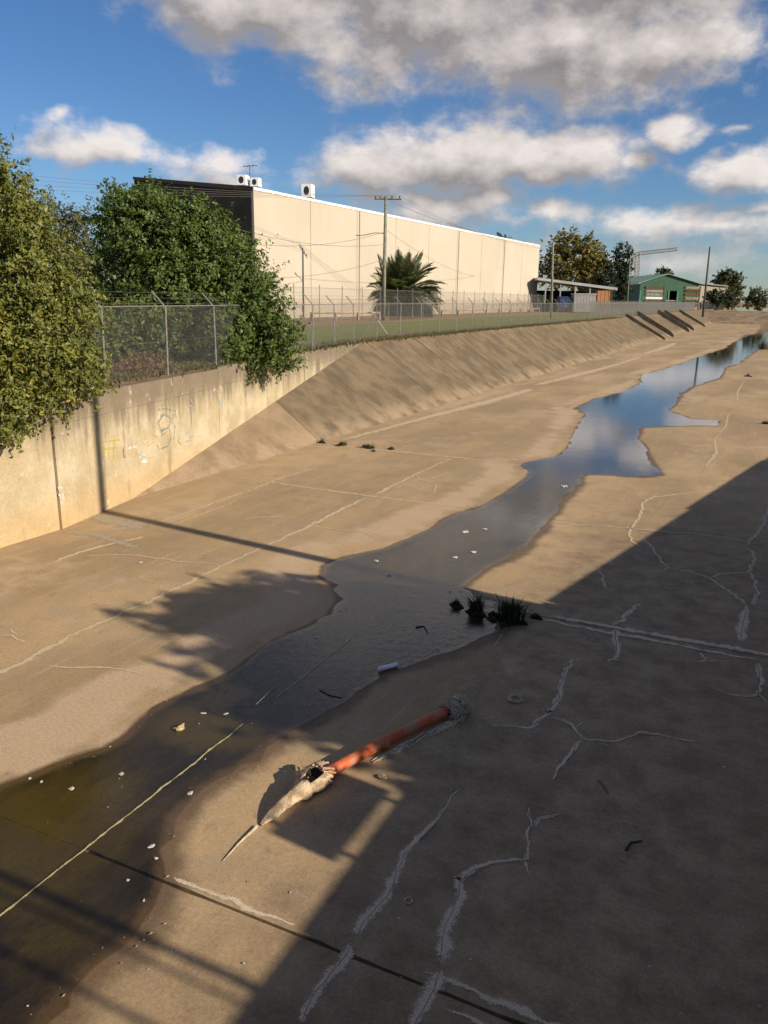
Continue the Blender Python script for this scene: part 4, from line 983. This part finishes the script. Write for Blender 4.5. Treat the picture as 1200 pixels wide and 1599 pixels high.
# ------------------------------------------------------------------ things before the warehouse
def rail_fence(label, p0, p1, n):
    root = thing('timber_rail', label, 'barrier', tuple(p0)); v_ = np.array(p1)-np.array(p0)
    for k in range(n+1):
        q = v_*k/n; MB().box((q[0]-.1, q[1]-.1, -.1), (q[0]+.1, q[1]+.1, .75)).build('post', M_TIMBER, root)
    MB().tube([(0, 0, .68), tuple(v_+np.array([0, 0, .68]))], .09, 5).build('rail', M_TIMBER, root)
rail_fence('low timber barrier on the verge left of the power pole', gp(487, 501, ZB), gp(592, 499, ZB), 3)
rail_fence('long low timber barrier right of the palm', gp(690, 494, ZB), gp(842, 488, ZB), 8)
mesh_panel_root = thing('construction_screen', 'dark mesh screen at the foot of the palm', 'screen', tuple(gp(607, 501, ZB)))
a = gp(607, 501, ZB); b = gp(676, 497, ZB); v_ = b-a
for k in range(5):
    q = v_*k/4; MB().tube([q, q+np.array([0, 0, 1.7])], .03, 5).build('post', M_GALV, mesh_panel_root)
mbn = MB()
for k in range(60):
    q = v_*k/59; mbn.tube([q+np.array([0, 0, .05]), q+np.array([0, 0, 1.65])], .014, 3, False)
for k in range(14): mbn.tube([np.array([0, 0, .1+.115*k]), v_+np.array([0, 0, .1+.115*k])], .012, 3, False)
mbn.build('mesh', M_VENT, mesh_panel_root)
vb = gp(742, 488, ZB)
vs_ = thing('wheeled_bin', 'small purple grey bin against the warehouse base', 'bin', tuple(vb)); MB().box((-.5, -.5, .1), (.5, .5, 1.5)).build('body', simple('mauve_plastic', (.20, .15, .22), .6, .2, 2), vs_, bevel=.06); MB().box((-.55, -.55, 1.52), (.55, .55, 1.62)).build('lid', M_VENT, vs_)
for sx_ in (-.4, .4): MB().tube([(sx_-.05, .45, .15), (sx_+.05, .45, .15)], .15, 10).build('wheel', M_VENT, vs_)

# carport building with orange brick end
def frame_at(px, py, depth_add=0):
    b = gp(px, py, ZB); return b
cb = gp(848, 489, ZB); ce = gp(952, 487, ZB)
dep = ((cb+ce)/2-EYE)@f0; s_ = dep/F
print('carport depth', dep)
ax = (at(952, 486, dep)-at(848, 488, dep)); ax[2] = 0; clen = np.linalg.norm(ax); rzc = math.atan2(ax[1], ax[0])
cp = at(848, 488, dep); cp[2] = ZB
car = thing('open_shed', 'low open sided shed with dark bay and orange brick end', 'shed', tuple(cp), rzc)
hh = 46*s_
vs = [(-1.5, -1.2, hh), (clen+.8, -1.2, hh-13*s_), (clen+.8, 9, hh-13*s_), (-1.5, 9, hh)]
MB().add(vs+[(x, y, z+.45) for x, y, z in vs], [(3, 2, 1, 0), (4, 5, 6, 7), (0, 1, 5, 4), (1, 2, 6, 5), (2, 3, 7, 6), (3, 0, 4, 7)]).build('roof', M_ROOF, car)
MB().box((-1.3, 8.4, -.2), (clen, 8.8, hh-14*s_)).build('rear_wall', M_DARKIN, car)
for k in range(4): MB().box((k*clen*.22, -.9, -.2), (k*clen*.22+.2, -.7, hh-.05-k*13*s_*.22)).build('post', M_GREYSHED, car)
bw = 22*s_
for k in range(8): MB().box((clen-bw+k*bw/8+.02, -1.0+(.05 if k % 2 else 0), -.2), (clen-bw+(k+1)*bw/8-.02, 8, hh-14*s_)).build('brick_pier', M_BRICK, car)
gs = thing('container_office', 'plain grey site cabin parked before the open shed', 'cabin', tuple(cp+np.array([math.cos(rzc), math.sin(rzc), 0])*clen*.38+np.array([1.6, -3, 0])), rzc)
gl = clen*.32
for k in range(7): MB().box((k*gl/7+.02, 0, .15), ((k+1)*gl/7-.02, 2.6, 26*s_)).build('wall_sheet', M_GREYSHED, gs)
MB().box((-.1, -.1, 26*s_+.003), (gl+.1, 2.7, 26*s_+.2)).build('roof', M_ROOF, gs); MB().box((0, .05, 0.0), (gl, 2.5, .147)).build('skid', M_RUST, gs)
tk = thing('parked_truck', 'dark blue truck parked at the mouth of the open shed', 'truck', tuple(cp+np.array([math.cos(rzc), math.sin(rzc), 0])*clen*.16+np.array([1.6, -2.6, 0])), rzc)
tl = clen*.2
MB().box((0, 0, .9), (tl*.62, 2.3, 23*s_)).build('box_body', M_BLUE, tk, bevel=.06)
cab = MB().add([(tl*.64, .1, .6), (tl, .1, .6), (tl, .1, 1.7), (tl*.9, .1, 2.6), (tl*.64, .1, 2.7)]+[(x, 2.2, z) for x, z in [(tl*.64, .6), (tl, .6), (tl, 1.7), (tl*.9, 2.6), (tl*.64, 2.7)]], [(0, 1, 2, 3, 4), (9, 8, 7, 6, 5), (0, 5, 6, 1), (1, 6, 7, 2), (2, 7, 8, 3), (3, 8, 9, 4), (4, 9, 5, 0)]).build('cab', M_BLUE, tk)
MB().box((tl*.70, .08, 1.75), (tl*.88, .097, 2.4)).build('window', M_DARKIN, cab)
for wx in (tl*.15, tl*.8):
    for wy in (0.05, 2.0): MB().tube([(wx, wy, .48), (wx, wy+.25, .48)], .48, 12).build('wheel', M_VENT, tk)

# green shed
gdep = 235.0; gs_ = gdep/F
def gat(px, py): return at(px, py, gdep)
g0 = gat(997, 480); g0[2] = ZB; g1 = gat(1088, 480); g1[2] = ZB; gv = g1-g0; gw = np.linalg.norm(gv); rzg = math.atan2(gv[1], gv[0])
eave = gat(997, 442)[2]-ZB; ridge = gat(1040, 429)[2]-ZB; rx = gw*.45
sh = thing('green_shed', 'green steel shed with gable front and dark doorway', 'shed', tuple(g0), rzg)
d0_, d1_ = gw*.50, gw*.64; dh = eave*.72
def front(poly, name, mat, y=0.0): 
    n = len(poly); MB().add([(x, y, z) for x, z in poly]+[(x, y+.25, z) for x, z in poly], [tuple(range(n)), tuple(range(2*n-1, n-1, -1))]+[(i, i+n, (i+1) % n+n, (i+1) % n) for i in range(n)]).build(name, mat, sh)
front([(0, -.2), (d0_, -.2), (d0_, dh), (0, dh)], 'front_wall', M_GREEN); front([(d1_, -.2), (gw, -.2), (gw, dh), (d1_, dh)], 'front_wall', M_GREEN)
front([(0, dh+.003), (gw, dh+.003), (gw, eave), (rx, ridge), (0, eave)], 'gable_front', M_GREEN)
for xx in (0, gw*.2, d0_-.2, d1_, gw-.3): MB().box((xx, -.18, -.2), (xx+.35, -.003, dh)).build('trim', simple('light_green_trim', (.10, .26, .15), .6, .15, 1), sh)
dl = 30.0
for (xa, za, xb, zb_) in [(-.6, eave-.1, rx, ridge+.12), (rx, ridge+.12, gw+.6, eave-.1)]:
    MB().add([(xa, -.6, za), (xb, -.6, zb_), (xb, dl, zb_), (xa, dl, za), (xa, -.6, za+.2), (xb, -.6, zb_+.2), (xb, dl, zb_+.2), (xa, dl, za+.2)], [(3, 2, 1, 0), (4, 5, 6, 7), (0, 1, 5, 4), (1, 2, 6, 5), (2, 3, 7, 6), (3, 0, 4, 7)]).build('roof', M_GREENROOF, sh)
MB().box((-.003, .3, -.2), (.25, dl, eave-.2)).box((gw-.25, .3, -.2), (gw, dl, eave-.2)).build('side_wall', M_GREEN, sh)
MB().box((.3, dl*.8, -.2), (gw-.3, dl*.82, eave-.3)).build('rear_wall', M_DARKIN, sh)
def stack(label, px0, px1, py0, py1, depth, cols, seed):
    r = random.Random(seed); b = at((px0+px1)/2, py1, depth); b[2] = ZB; root = thing('material_stack', label, 'stack', tuple(b), rzg); wd = (px1-px0)*depth/F; hh = at((px0+px1)/2, py0, depth)[2]-ZB; n = 7
    for k in range(n):
        e = wd*(.5-.06*r.random()); z0 = hh*k/n; MB().box((-e, -1, z0+.06*hh/n), (e, 1, z0+hh/n*.72)).build('bundle', cols[k % len(cols)], root)
    for xx in (-wd*.5, wd*.5): MB().box((xx-.08, -1.1, 0), (xx+.08, -.95, hh)).build('upright', M_RUST, root)
stack('tall rack of pale timber bundles before the green shed', 1005, 1032, 446, 482, 222, [M_TIMBER, M_GREYSHED, M_RUST, M_WHITE], 3)
stack('brown rack of material right of the green shed doorway', 1066, 1088, 446, 482, 222, [M_TIMBER, M_RUST, M_LEAF_DRY], 5)
stack('low grey pallet stack in front of the dark doorway', 1036, 1052, 468, 482, 218, [M_GREYSHED, M_RUST], 7)
cs = at(1090, 480, 262); cs[2] = ZB; ce_ = at(1131, 480, 262); cl_ = ce_-cs; cl_[2] = 0; cw = np.linalg.norm(cl_); ch = at(1090, 443, 262)[2]-ZB
cr_ = thing('cream_shed', 'small cream walled shed right of the green shed', 'shed', tuple(cs), rzg)
for k in range(4): MB().box((k*cw/4+.03, 0, -.2), ((k+1)*cw/4-.03, 8, ch*.9)).build('wall_panel', M_CREAM, cr_)
MB().add([(-8, -.5, ch*1.06), (cw+.4, -.5, ch*.9+.02), (cw+.4, 9, ch*.9+.02), (-8, 9, ch*1.06), (-8, -.5, ch*1.06+.3), (cw+.4, -.5, ch*.9+.3), (cw+.4, 9, ch*.9+.3), (-8, 9, ch*1.06+.3)], [(3, 2, 1, 0), (4, 5, 6, 7), (0, 1, 5, 4), (1, 2, 6, 5), (2, 3, 7, 6), (3, 0, 4, 7)]).build('roof', simple('buff_roof', (.42, .36, .27), .7, .2, .5), cr_)
# crane far away
kd = 420.0; kb = at(993, 480, kd); kb[2] = ZB; crn = thing('tower_crane', 'distant tower crane with long jib above the green shed', 'crane', tuple(kb))
def lattice(mbx, a, b, wd, n, r_):
    a = np.array(a, float); b = np.array(b, float); d = (b-a)/np.linalg.norm(b-a); u_ = np.cross(d, [0.3, .2, .93]); u_ /= np.linalg.norm(u_); v2 = np.cross(d, u_)
    cs_ = [u_*wd/2+v2*wd/2, -u_*wd/2+v2*wd/2, -u_*wd/2-v2*wd/2, u_*wd/2-v2*wd/2]
    for c_ in cs_: mbx.tube([a+c_, b+c_], r_, 4)
    for i in range(n):
        for q in range(4): mbx.tube([a+(b-a)*i/n+cs_[q], a+(b-a)*(i+1)/n+cs_[(q+1) % 4]], r_*.7, 3, False)
ktop = at(996, 396, kd)-kb; jl = at(987, 402, kd)-kb; jr = at(1058, 389, kd)-kb
mbk = MB(); lattice(mbk, (0, 0, 0), (ktop[0], ktop[1], ktop[2]), 1.8, 16, .16); mbk.build('mast', M_GALV, crn)
mbk = MB(); lattice(mbk, ktop, jr, 1.4, 14, .14); mbk.build('jib', M_GALV, crn); mbk = MB(); lattice(mbk, ktop, jl, 1.4, 4, .14); mbk.build('counter_jib', M_GALV, crn)
MB().box(tuple(jl-[1, 1, 2.2]), tuple(jl+[1, 1, 0])).build('counterweight', M_GREYSHED, crn)

# ------------------------------------------------------------------ orange pipe and its snagged debris
M_ORANGE, t, b = material('orange_plastic'); p = t.pos()
c_ = t.mix(t.ramp(t.noise(p, 7, 5, .65), .35, .65), (0.42, 0.085, 0.026), (0.56, 0.125, 0.042)); dirt = t.ramp(t.noise(p, 4, 6, .7), .46, .66, 0, .8)
t.l.new(t.mix(dirt, c_, (0.30, 0.20, 0.12)), b.inputs['Base Color']); b.inputs['Roughness'].default_value = .55; bump(t, b, t.noise(p, 25, 4), .2)
M_CAKE = simple('dried_mud_sheet', (0.62, 0.47, 0.31), .95, .35, 9, bmp=1.0, col2=(0.27, 0.19, 0.12))
M_STRAW = simple('straw', (0.62, 0.53, 0.37), .95, .45, 20)
A = gp(502, 1212, .085); B_ = gp(708, 1108, .085); ax = (B_-A); Lp = np.linalg.norm(ax); ax = ax/Lp; sd_ = np.array([-ax[1], ax[0], 0])
pp = thing('orange_pipe', 'long orange plastic pipe lying on the channel floor', 'pipe', tuple(A)); 
path = [ax*Lp*t_+np.array([0, 0, .02*math.sin(t_*3.1)+.0])+sd_*.015*math.sin(t_*2.2) for t_ in np.linspace(0, 1, 14)]
MB().tube(path, [.064, .064, .065, .064, .065, .066, .066, .064, .064, .065, .066, .065, .066, .066], 16, False).build('barrel', M_ORANGE, pp, True)
MB().tube([ax*Lp*.42, ax*Lp*.455], .071, 16).build('coupling', M_ORANGE, pp, True)
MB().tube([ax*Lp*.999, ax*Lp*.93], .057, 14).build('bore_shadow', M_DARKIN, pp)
mbj = MB()
for q in range(70):
    s0 = random.uniform(.3, .98)*Lp; off = -sd_*random.uniform(.06, .13); z_ = random.uniform(-.095, -.06); mbj.tube([ax*s0+off+[0, 0, z_], ax*(s0+random.uniform(.1, .3))+off*random.uniform(.8, 1.25)+[0, 0, z_+random.uniform(-.005, .02)]], random.uniform(.004, .009), 4)
mbj.build('straw_fringe', M_STRAW, pp)
# straw nest round the far end
nest = thing('straw_tangle', 'tangle of dry straw round the far end of the orange pipe', 'straw', tuple(B_*[1, 1, 0])); mbj = MB()
cn = np.array([.10, .06, .10])
for q in range(330):
    a0 = random.uniform(0, 6.283); rr = random.uniform(.07, .16); tilt = random.uniform(-.45, .75); pts = []
    for i in range(6):
        th = a0+i*random.uniform(.15, .35); v0 = sd_*math.cos(th)*rr+np.array([0, 0, 1])*math.sin(th)*rr*.75
        pts.append(ax*(random.uniform(-.05, .05)+tilt*.28)+v0+np.array([0, 0, .095]))
    pts = [np.array([p_[0], p_[1], max(.008, p_[2])]) for p_ in pts]
    mbj.tube(pts, random.uniform(.003, .008), 4)
for q in range(60):
    s0 = random.uniform(-.25, .1); mbj.tube([ax*s0-sd_*random.uniform(.05, .16)+[0, 0, .012], ax*(s0-random.uniform(.1, .35))-sd_*random.uniform(.08, .2)+[0, 0, .01]], random.uniform(.004, .008), 4)
mbj.build('stalks', M_STRAW, nest)
# mud-caked sheet at the near end: a torn sleeve narrowing to a point
tip = gp(408, 1287, .02); slv = thing('muddy_sleeve', 'torn mud caked sleeve at the near end of the orange pipe', 'debris', tuple(A*[1, 1, 0]))
a0 = np.array([0, 0, .10])-ax*.02; tp = tip-A*[1, 1, 0]; tp[2] = .012
rows = 16; cols = 20; V = []
for i in range(rows):
    u = i/(rows-1); cc = a0*(1-u)+tp*u; cc = cc+np.array([0, 0, .03*math.sin(u*3.1)]); wd = .125*(1-u)**.7*(1+.25*math.sin(u*9))+.018; ht = .105*(1-u)**.9+.006
    for j in range(cols):
        th = 2*math.pi*j/cols; w_ = 1+.16*math.sin(3*th+u*7)+.14*random.gauss(0, 1)*(1-u*.5)
        q = cc+sd_*math.cos(th)*wd*w_+np.array([0, 0, math.sin(th)*ht*w_])+ax*(.07*random.gauss(0, 1) if i == 0 else 0); q[2] = max(.006, q[2]); V.append(q)
mbs = MB().add(V, [(i*cols+j, i*cols+(j+1) % cols, (i+1)*cols+(j+1) % cols, (i+1)*cols+j) for i in range(rows-1) for j in range(cols) if not (i < 4 and j in (3, 4, 5, 6))])
mbs.build('sheet', M_CAKE, slv, True)
mbs = MB(); 
for q in range(40):
    th = random.uniform(0, 6.283); c1 = a0+sd_*math.cos(th)*.13+np.array([0, 0, math.sin(th)*.12]); c2 = a0+ax*random.uniform(-.05, .12)+sd_*math.cos(th+.5)*.14+np.array([0, 0, math.sin(th+.5)*.13]); c1[2] = max(.01, c1[2]); c2[2] = max(.01, c2[2]); mbs.tube([c1, (c1+c2)/2*1.02, c2], random.uniform(.006, .016), 5)
mbs.build('torn_rim', M_CAKE, slv)
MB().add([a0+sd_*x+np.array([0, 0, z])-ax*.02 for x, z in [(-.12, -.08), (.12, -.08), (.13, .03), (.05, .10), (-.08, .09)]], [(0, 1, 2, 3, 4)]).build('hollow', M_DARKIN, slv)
e1 = gp(402, 1290, .015); e2 = gp(372, 1318, .012); e3 = gp(349, 1344, .01)
tag(MB().tube([e1, e2, e3], [.014, .008, .003], 5).build('dry_reed', M_STRAW), 'thin dry reed trailing from the muddy sleeve', 'reed')

# ------------------------------------------------------------------ litter and plants on the floor
def lump(px, py, wpx, hpx, mat, name, label, cat, group=None, flat=.5, seed=0, z=.0):
    p = gp(px, py, 0); dep = (p-EYE)@f0; wpx *= .72; hpx *= .72; sx_ = wpx*dep/F/2; sy_ = hpx*dep/F/2*2.2; bm = bmesh.new(); bmesh.ops.create_icosphere(bm, subdivisions=2, radius=1.0); r = random.Random(seed+int(px*7+py))
    ph = [r.uniform(0, 6) for _ in range(6)]
    for v_ in bm.verts:
        k_ = 1+.3*math.sin(v_.co.x*3+ph[0])*math.sin(v_.co.y*3+ph[1])+.22*math.sin(v_.co.z*5+ph[2]+v_.co.x*4)
        v_.co = Vector((v_.co.x*sx_*k_, v_.co.y*sy_*k_, max(-.15, v_.co.z)*min(sx_, sy_)*flat*k_))
    me_ = bpy.data.meshes.new(name); bm.to_mesh(me_); bm.free(); o = obj(name, me_, mat); o.location = (p[0], p[1], z+.012); o.rotation_euler = (0, 0, r.uniform(0, 3)); return tag(o, label, cat, group)
M_LITTER = simple('white_litter', (0.55, 0.52, 0.46), .6, .3, 30); M_TAN = simple('tan_lump', (0.48, 0.35, 0.20), .95, .4, 15)
tb = thing('white_tube', 'white plastic tube lying at the water edge above the orange pipe', 'tube', tuple(gp(605, 1041, .045)))
c1 = gp(592, 1045, .045)-gp(605, 1041, .045); c2 = gp(619, 1038, .045)-gp(605, 1041, .045); MB().tube([c1, c2], .034, 12).build('barrel', M_WHITE, tb, True); MB().tube([c2*.98, c2*1.12], .037, 12).build('cap', M_WHITE, tb, True)
WG = 'white litter scraps in the stream'
for px, py, wd, ht, lab in [(606, 899, 12, 6, 'white scrap on the water just beyond the pole shadow'), (588, 877, 12, 5, 'faint pale scrap at the left water edge beyond the pole shadow'), (739, 863, 14, 6, 'white crumpled scrap in mid stream, right of the others'), (757, 827, 9, 5, 'small white scrap upstream at the right of a pair'), (727, 831, 20, 7, 'larger pale scrap upstream at the left of a pair'), (711, 871, 12, 5, 'pale brown scrap left of the crumpled white scrap'), (881, 760, 15, 6, 'white bag scrap where the stream narrows, farthest upstream'), (703, 924, 8, 5, 'white scrap at the right bank beside the sedge clumps'), (495, 997, 8, 6, 'round white scrap at the left water edge in the shade'), (630, 984, 7, 4, 'grey scrap in the shaded ripples'),
        (190, 1210, 12, 5, 'pale leaf shaped scrap in the near stream'), (112, 1233, 14, 7, 'white crumpled scrap near the left edge in brown water'), (298, 1240, 11, 8, 'white scrap by the right shore of the near stream'), (237, 1323, 10, 8, 'slanted white scrap on the damp margin'), (244, 1342, 9, 5, 'lower white scrap on the damp margin'), (225, 1408, 7, 5, 'small pink white scrap near the crossbar shadow'), (381, 1506, 5, 4, 'tiny pale pebble near the bar shadow on dry concrete'), (220, 879, 9, 4, 'white scrap on the sunlit floor above the tree shadow'), (47, 1217, 8, 5, 'white scrap at the left shore of the near stream'), (65, 1222, 6, 5, 'smaller scrap beside the left shore of the near stream'), (353, 1116, 7, 6, 'white pebble in the dark water above the algae'), (318, 1115, 7, 6, 'pale round pebble in the dark water above the algae'), (200, 1376, 8, 4, 'thin pale scrap by the sealed joint')]:
    lump(px, py, wd, ht, M_LITTER, 'litter_scrap', lab, 'litter', WG, .35)
lump(281, 1138, 22, 14, M_TAN, 'tan_rock', 'tan lump of rubbish in the near stream beside the algae', 'lump', None, .8)
lump(597, 1215, 20, 12, M_CAKE, 'mud_clod', 'pale mud clod in the small lit patch right of the pipe', 'clod', None, .5)
for px, py, lab in [(1014, 1511, 'white pebble low on the shaded concrete'), (973, 1343, 'white pebble below the black twig'), (1130, 1199, 'pale chip on the shaded floor at right'), (925, 1001, 'pale chip under the near transverse joint'), (1186, 1573, 'tiny pebble in the bottom right corner'), (624, 1436, 'dark pebble left of the wide crack'), (735, 1500, 'pebble beside the wide crack foot')]:
    lump(px, py, 6, 4, M_LITTER, 'pebble', lab, 'pebble', 'pebbles on the shaded floor', .5)
for px, py, r_, lab in [(805, 1093, .085, 'frayed ring of straw on the shaded floor right of the pipe'), (638, 1407, .035, 'small pale ring between the two wide cracks')]:
    p = gp(px, py, 0); mbr = MB()
    for q in range(9 if r_ > .05 else 2):
        k_ = random.uniform(.75, 1.15); a0 = random.uniform(0, 6); n_ = 14; mbr.tube([(math.cos(a0+i*.42)*r_*k_, math.sin(a0+i*.42)*r_*k_*1.1, .008+random.uniform(0, .03)*(r_ > .05)) for i in range(n_)], .005 if r_ > .05 else .004, 4)
    o = mbr.build('twine_ring', M_STRAW); o.location = (p[0], p[1], 0); tag(o, lab, 'ring')
def twig(pts, r_, mat, label, name='twig'): tag(MB().tube([gp(x, y, .012) for x, y in pts], [r_*(1-.6*i/len(pts)) for i in range(len(pts))], 5).build(name, mat), label, 'twig')
twig([(935, 1218), (942, 1225), (950, 1238)], .012, M_CABLE_PALE, 'grey bent twig on the shaded floor right of the cracks')
twig([(978, 1327), (985, 1316), (1003, 1313)], .014, M_VENT, 'black twig on the shaded floor at lower right')
twig([(650, 980), (662, 978), (668, 988)], .02, M_VENT, 'black twig standing out of the shaded ripples')
twig([(500, 1078), (515, 1086), (535, 1090)], .014, M_VENT, 'dark twig snagged at the right shore of the dark pool')
twig([(772, 1010), (778, 1000), (785, 990)], .008, M_STRAW, 'dry stalk lying below the sedge clumps')
tag(MB().tube([gp(400, 1100, .02), gp(430, 1072, .02)], .005, 4).build('straw_stalk', M_STRAW), 'thin straw stalk in the dark pool', 'stalk')

def specks(name, n, size, mat, label, cat, region, seed, z=.004, margin=None):
    r = np.random.default_rng(seed); P = np.stack([r.uniform(region[0], region[1], n*4), r.uniform(region[2], region[3], n*4)], -1)
    sdv = poly_dist(P[:, 0], P[:, 1], core_a); keep = (np.abs(sdv) < margin) if margin else (sdv < -.05)
    keep &= r.random(len(P)) < .25+.75*(fbm(P[:, 0]*.7, P[:, 1]*.7, 3, seed) > .48); P = P[keep][:n]; n = len(P)
    sz = size*(.3+1.5*r.random(n)**3); th = r.random(n)*6.283; a = np.stack([np.cos(th), np.sin(th), 0*th], -1)*sz[:, None]; b_ = np.stack([-np.sin(th), np.cos(th), 0*th], -1)*(sz*(.35+.5*r.random(n)))[:, None]
    c = np.concatenate([P, np.full((n, 1), z)], 1); up = np.array([0, 0, 1.0])*(sz*.5)[:, None]
    V = np.stack([c+a, c+b_, c-a, c-b_, c+up+a*.3], 1).reshape(-1, 3); i5 = np.arange(n)*5
    Q = np.vstack([np.stack([i5+j, i5+(j+1) % 4, i5+4, i5+4], -1) for j in range(4)])
    me_ = bpy.data.meshes.new(name); me_.from_pydata(V.tolist(), [], [tuple(q[:3]) for q in Q.tolist()]); me_.update()
    tag(obj(name, me_, mat), label, cat, kind='stuff')
specks('gravel', 1500, .011, M_CONC, 'fine grit scattered over the dry channel floor', 'gravel', (-11, 2.5, 3, 15), 3)
specks('floating_debris', 420, .012, M_TIMBER, 'leaf crumbs and scum washed along the stream margins', 'debris', (-7.6, -2.5, 2.5, 14), 4, .014, .22)
specks('floating_debris', 70, .009, M_STRAW, 'pale flecks drifting on the near stream', 'debris', (-7.0, -3.8, 2.5, 9), 5, .014, .9)

def sedge(label, px, py, wpx, hpx, n, seed, mat):
    r = np.random.default_rng(seed); p = gp(px, py, 0); dep = (p-EYE)@f0; wd = wpx*dep/F/2; hg = hpx*dep/F
    root = thing('sedge_clump', label, 'plant', (p[0], p[1], 0), group='weeds in the floor joint')
    ang = r.random(n)*6.283; ra = np.abs(r.normal(0, .35, n))*wd; base = np.stack([np.cos(ang)*ra, np.sin(ang)*ra*.6, 0*ra+.0], -1); ln = hg*(.5+.7*r.random(n)); out = np.stack([np.cos(ang), np.sin(ang), 0*ang], -1)*(r.random(n)*.75*ln)[:, None]
    side = np.stack([-np.sin(ang), np.cos(ang), 0*ang], -1)*.009; midp = base+out*.35+np.stack([0*ln, 0*ln, ln*.6], -1); tip = base+out+np.stack([0*ln, 0*ln, ln*(1-.5*r.random(n))], -1)
    V = np.stack([base-side, base+side, midp+side, midp-side, midp-side, midp+side, tip+side*.1, tip-side*.1], 1).reshape(-1, 3)
    obj('blades', fast_mesh('blades', V, np.arange(8*n).reshape(-1, 4), {'tint': np.repeat(r.random(n), 8)}), mat, root)
    mbm = MB(); 
    for q in range(7):
        c_ = r.normal(0, .4, 2)*wd; mbm.tube([(c_[0]-.08, c_[1], .0), (c_[0], c_[1]+.02, .03), (c_[0]+.08, c_[1], .0)], [.02, .05, .02], 6)
    mbm.build('root_mat', M_DARKJ, root)
sedge('tall dark sedge clump, right of the two at the joint', 798, 972, 60, 40, 420, 1, M_LEAF_DARK)
sedge('dark sedge clump, left of the two at the joint', 744, 958, 32, 30, 230, 2, M_LEAF_DARK)
sedge('small dark weed tuft at the water edge left of the sedges', 712, 948, 20, 14, 90, 3, M_LEAF_DARK)
sedge('flat dark weed tuft between the two sedge clumps', 770, 965, 40, 10, 130, 4, M_LEAF_DARK)
sedge('little weed tuft in the joint right of the sedges', 838, 966, 14, 8, 50, 5, M_LEAF_DARK)
sedge('dry dark weed row where the old bank toe meets the floor', 575, 700, 42, 8, 120, 6, M_LEAF_OLIVE)
sedge('brown weed tuft at the foot of the bank fold', 535, 696, 22, 9, 80, 7, M_LEAF_OLIVE)
sedge('tiny weed tuft left at the foot of the bank fold', 503, 692, 10, 8, 40, 8, M_LEAF_OLIVE)
sedge('small weed tuft right of the weed row at the toe', 611, 702, 10, 6, 40, 9, M_LEAF_OLIVE)
sedge('dark weed lump on the right shore of the far water', 1168, 588, 12, 5, 60, 10, M_LEAF_DARK)
sedge('weed lump in the far water narrows', 1118, 553, 8, 6, 50, 11, M_LEAF_DARK)
sedge('green weed patch on the right edge of the far shore', 1190, 545, 40, 14, 300, 12, M_LEAF_OLIVE)
sedge('dark weed lump at the joint by the right margin', 1195, 662, 16, 6, 60, 13, M_LEAF_DARK)

# ------------------------------------------------------------------ beyond the frame: the bridge underfoot and the right bank that shade the floor
br = thing('road_bridge', 'concrete road bridge from which the channel is seen', 'bridge')
MB().box((-30, -9, 2.75), (20, .22, 3.45)).build('deck', M_CONC, br)
for k in range(25): MB().box((-30+2*k, .0, 3.453), (-30+2*k+1.97, .2, 4.05)).build('parapet_block', M_CONC, br)
MB().tube([(-30, .1, 4.35), (20, .1, 4.35)], .04, 8).build('handrail', M_GALV, br)
for k in range(26): MB().tube([(-30+2*k, .1, 4.0), (-30+2*k, .1, 4.35)], .03, 6).build('rail_post', M_GALV, br)
tp_ = thing('power_pole', 'tall timber pole on the right bank', 'pole', (6.0, 11.75, ZB)); MB().tube([(0, 0, -.3), (0, 0, 12.4)], [.17, .11], 10).build('shaft', M_POLE, tp_, True)
MB().box((-1.1, -.06, 11.6), (1.1, .06, 11.75)).build('crossarm', M_POLE, tp_)
tree('bank_tree', 'bushy tree on the right bank', (7.4, 8.7, ZB), [((7.8, 8.6, 5.35), (2.1, 2.1, 1.8)), ((7.4, 9.7, 4.9), (1.8, 1.5, 1.5)), ((6.2, 8.6, 4.0), (1.6, 2.2, 1.1)), ((7.2, 8.2, 4.3), (1.6, 1.6, 1.3)), ((8.2, 9.7, 4.5), (1.6, 1.4, 1.5)), ((6.8, 9.8, 4.2), (1.4, 1.3, 1.0)), ((8.0, 7.7, 4.4), (1.5, 1.2, 1.3))], 90000, .34, M_LEAF_GREEN, 83, .16, clump=.5, aspect=.42, spray=.0, shell=.95)
sg = thing('shadow_board', 'unseen board added for its shadow, a low sign on the right bank', 'blocker', (3.9, 4.8, ZB)); MB().box((-.02, 0, .32), (.02, 1.25, .68)).build('panel', M_GREEN, sg)  # unseen board, shaped to cast the dark block on the floor
for yy in (.15, 1.1): MB().box((.023, yy-.03, -.3), (.08, yy+.03, .8)).build('post', M_GALV, sg)
for k, (yy, zz_, lab) in enumerate([(2.83, 5.2, 'unseen steel pipe frame added for its bar shadow, upstream'), (2.22, 5.2, 'unseen steel pipe frame added for its bar shadow, downstream')]):
    o = thing('shadow_frame', lab, 'frame', (0, yy, ZB)); MB().tube([(4.0, 0, zz_-ZB), (12.0, 0, zz_-ZB)], .045-.015*k, 8).build('crossbar', M_GALV, o)  # unseen bars put in to cast the bar shadows on the floor
    if k == 0: MB().tube([(4.0, -.16, zz_-ZB-.02), (12.0, -.16, zz_-ZB-.02)], .022, 8).build('lower_bar', M_GALV, o)
    for xx in (8.2, 12.0): MB().tube([(xx, 0, -.2), (xx, 0, zz_-ZB)], .05, 8).build('upright', M_GALV, o)
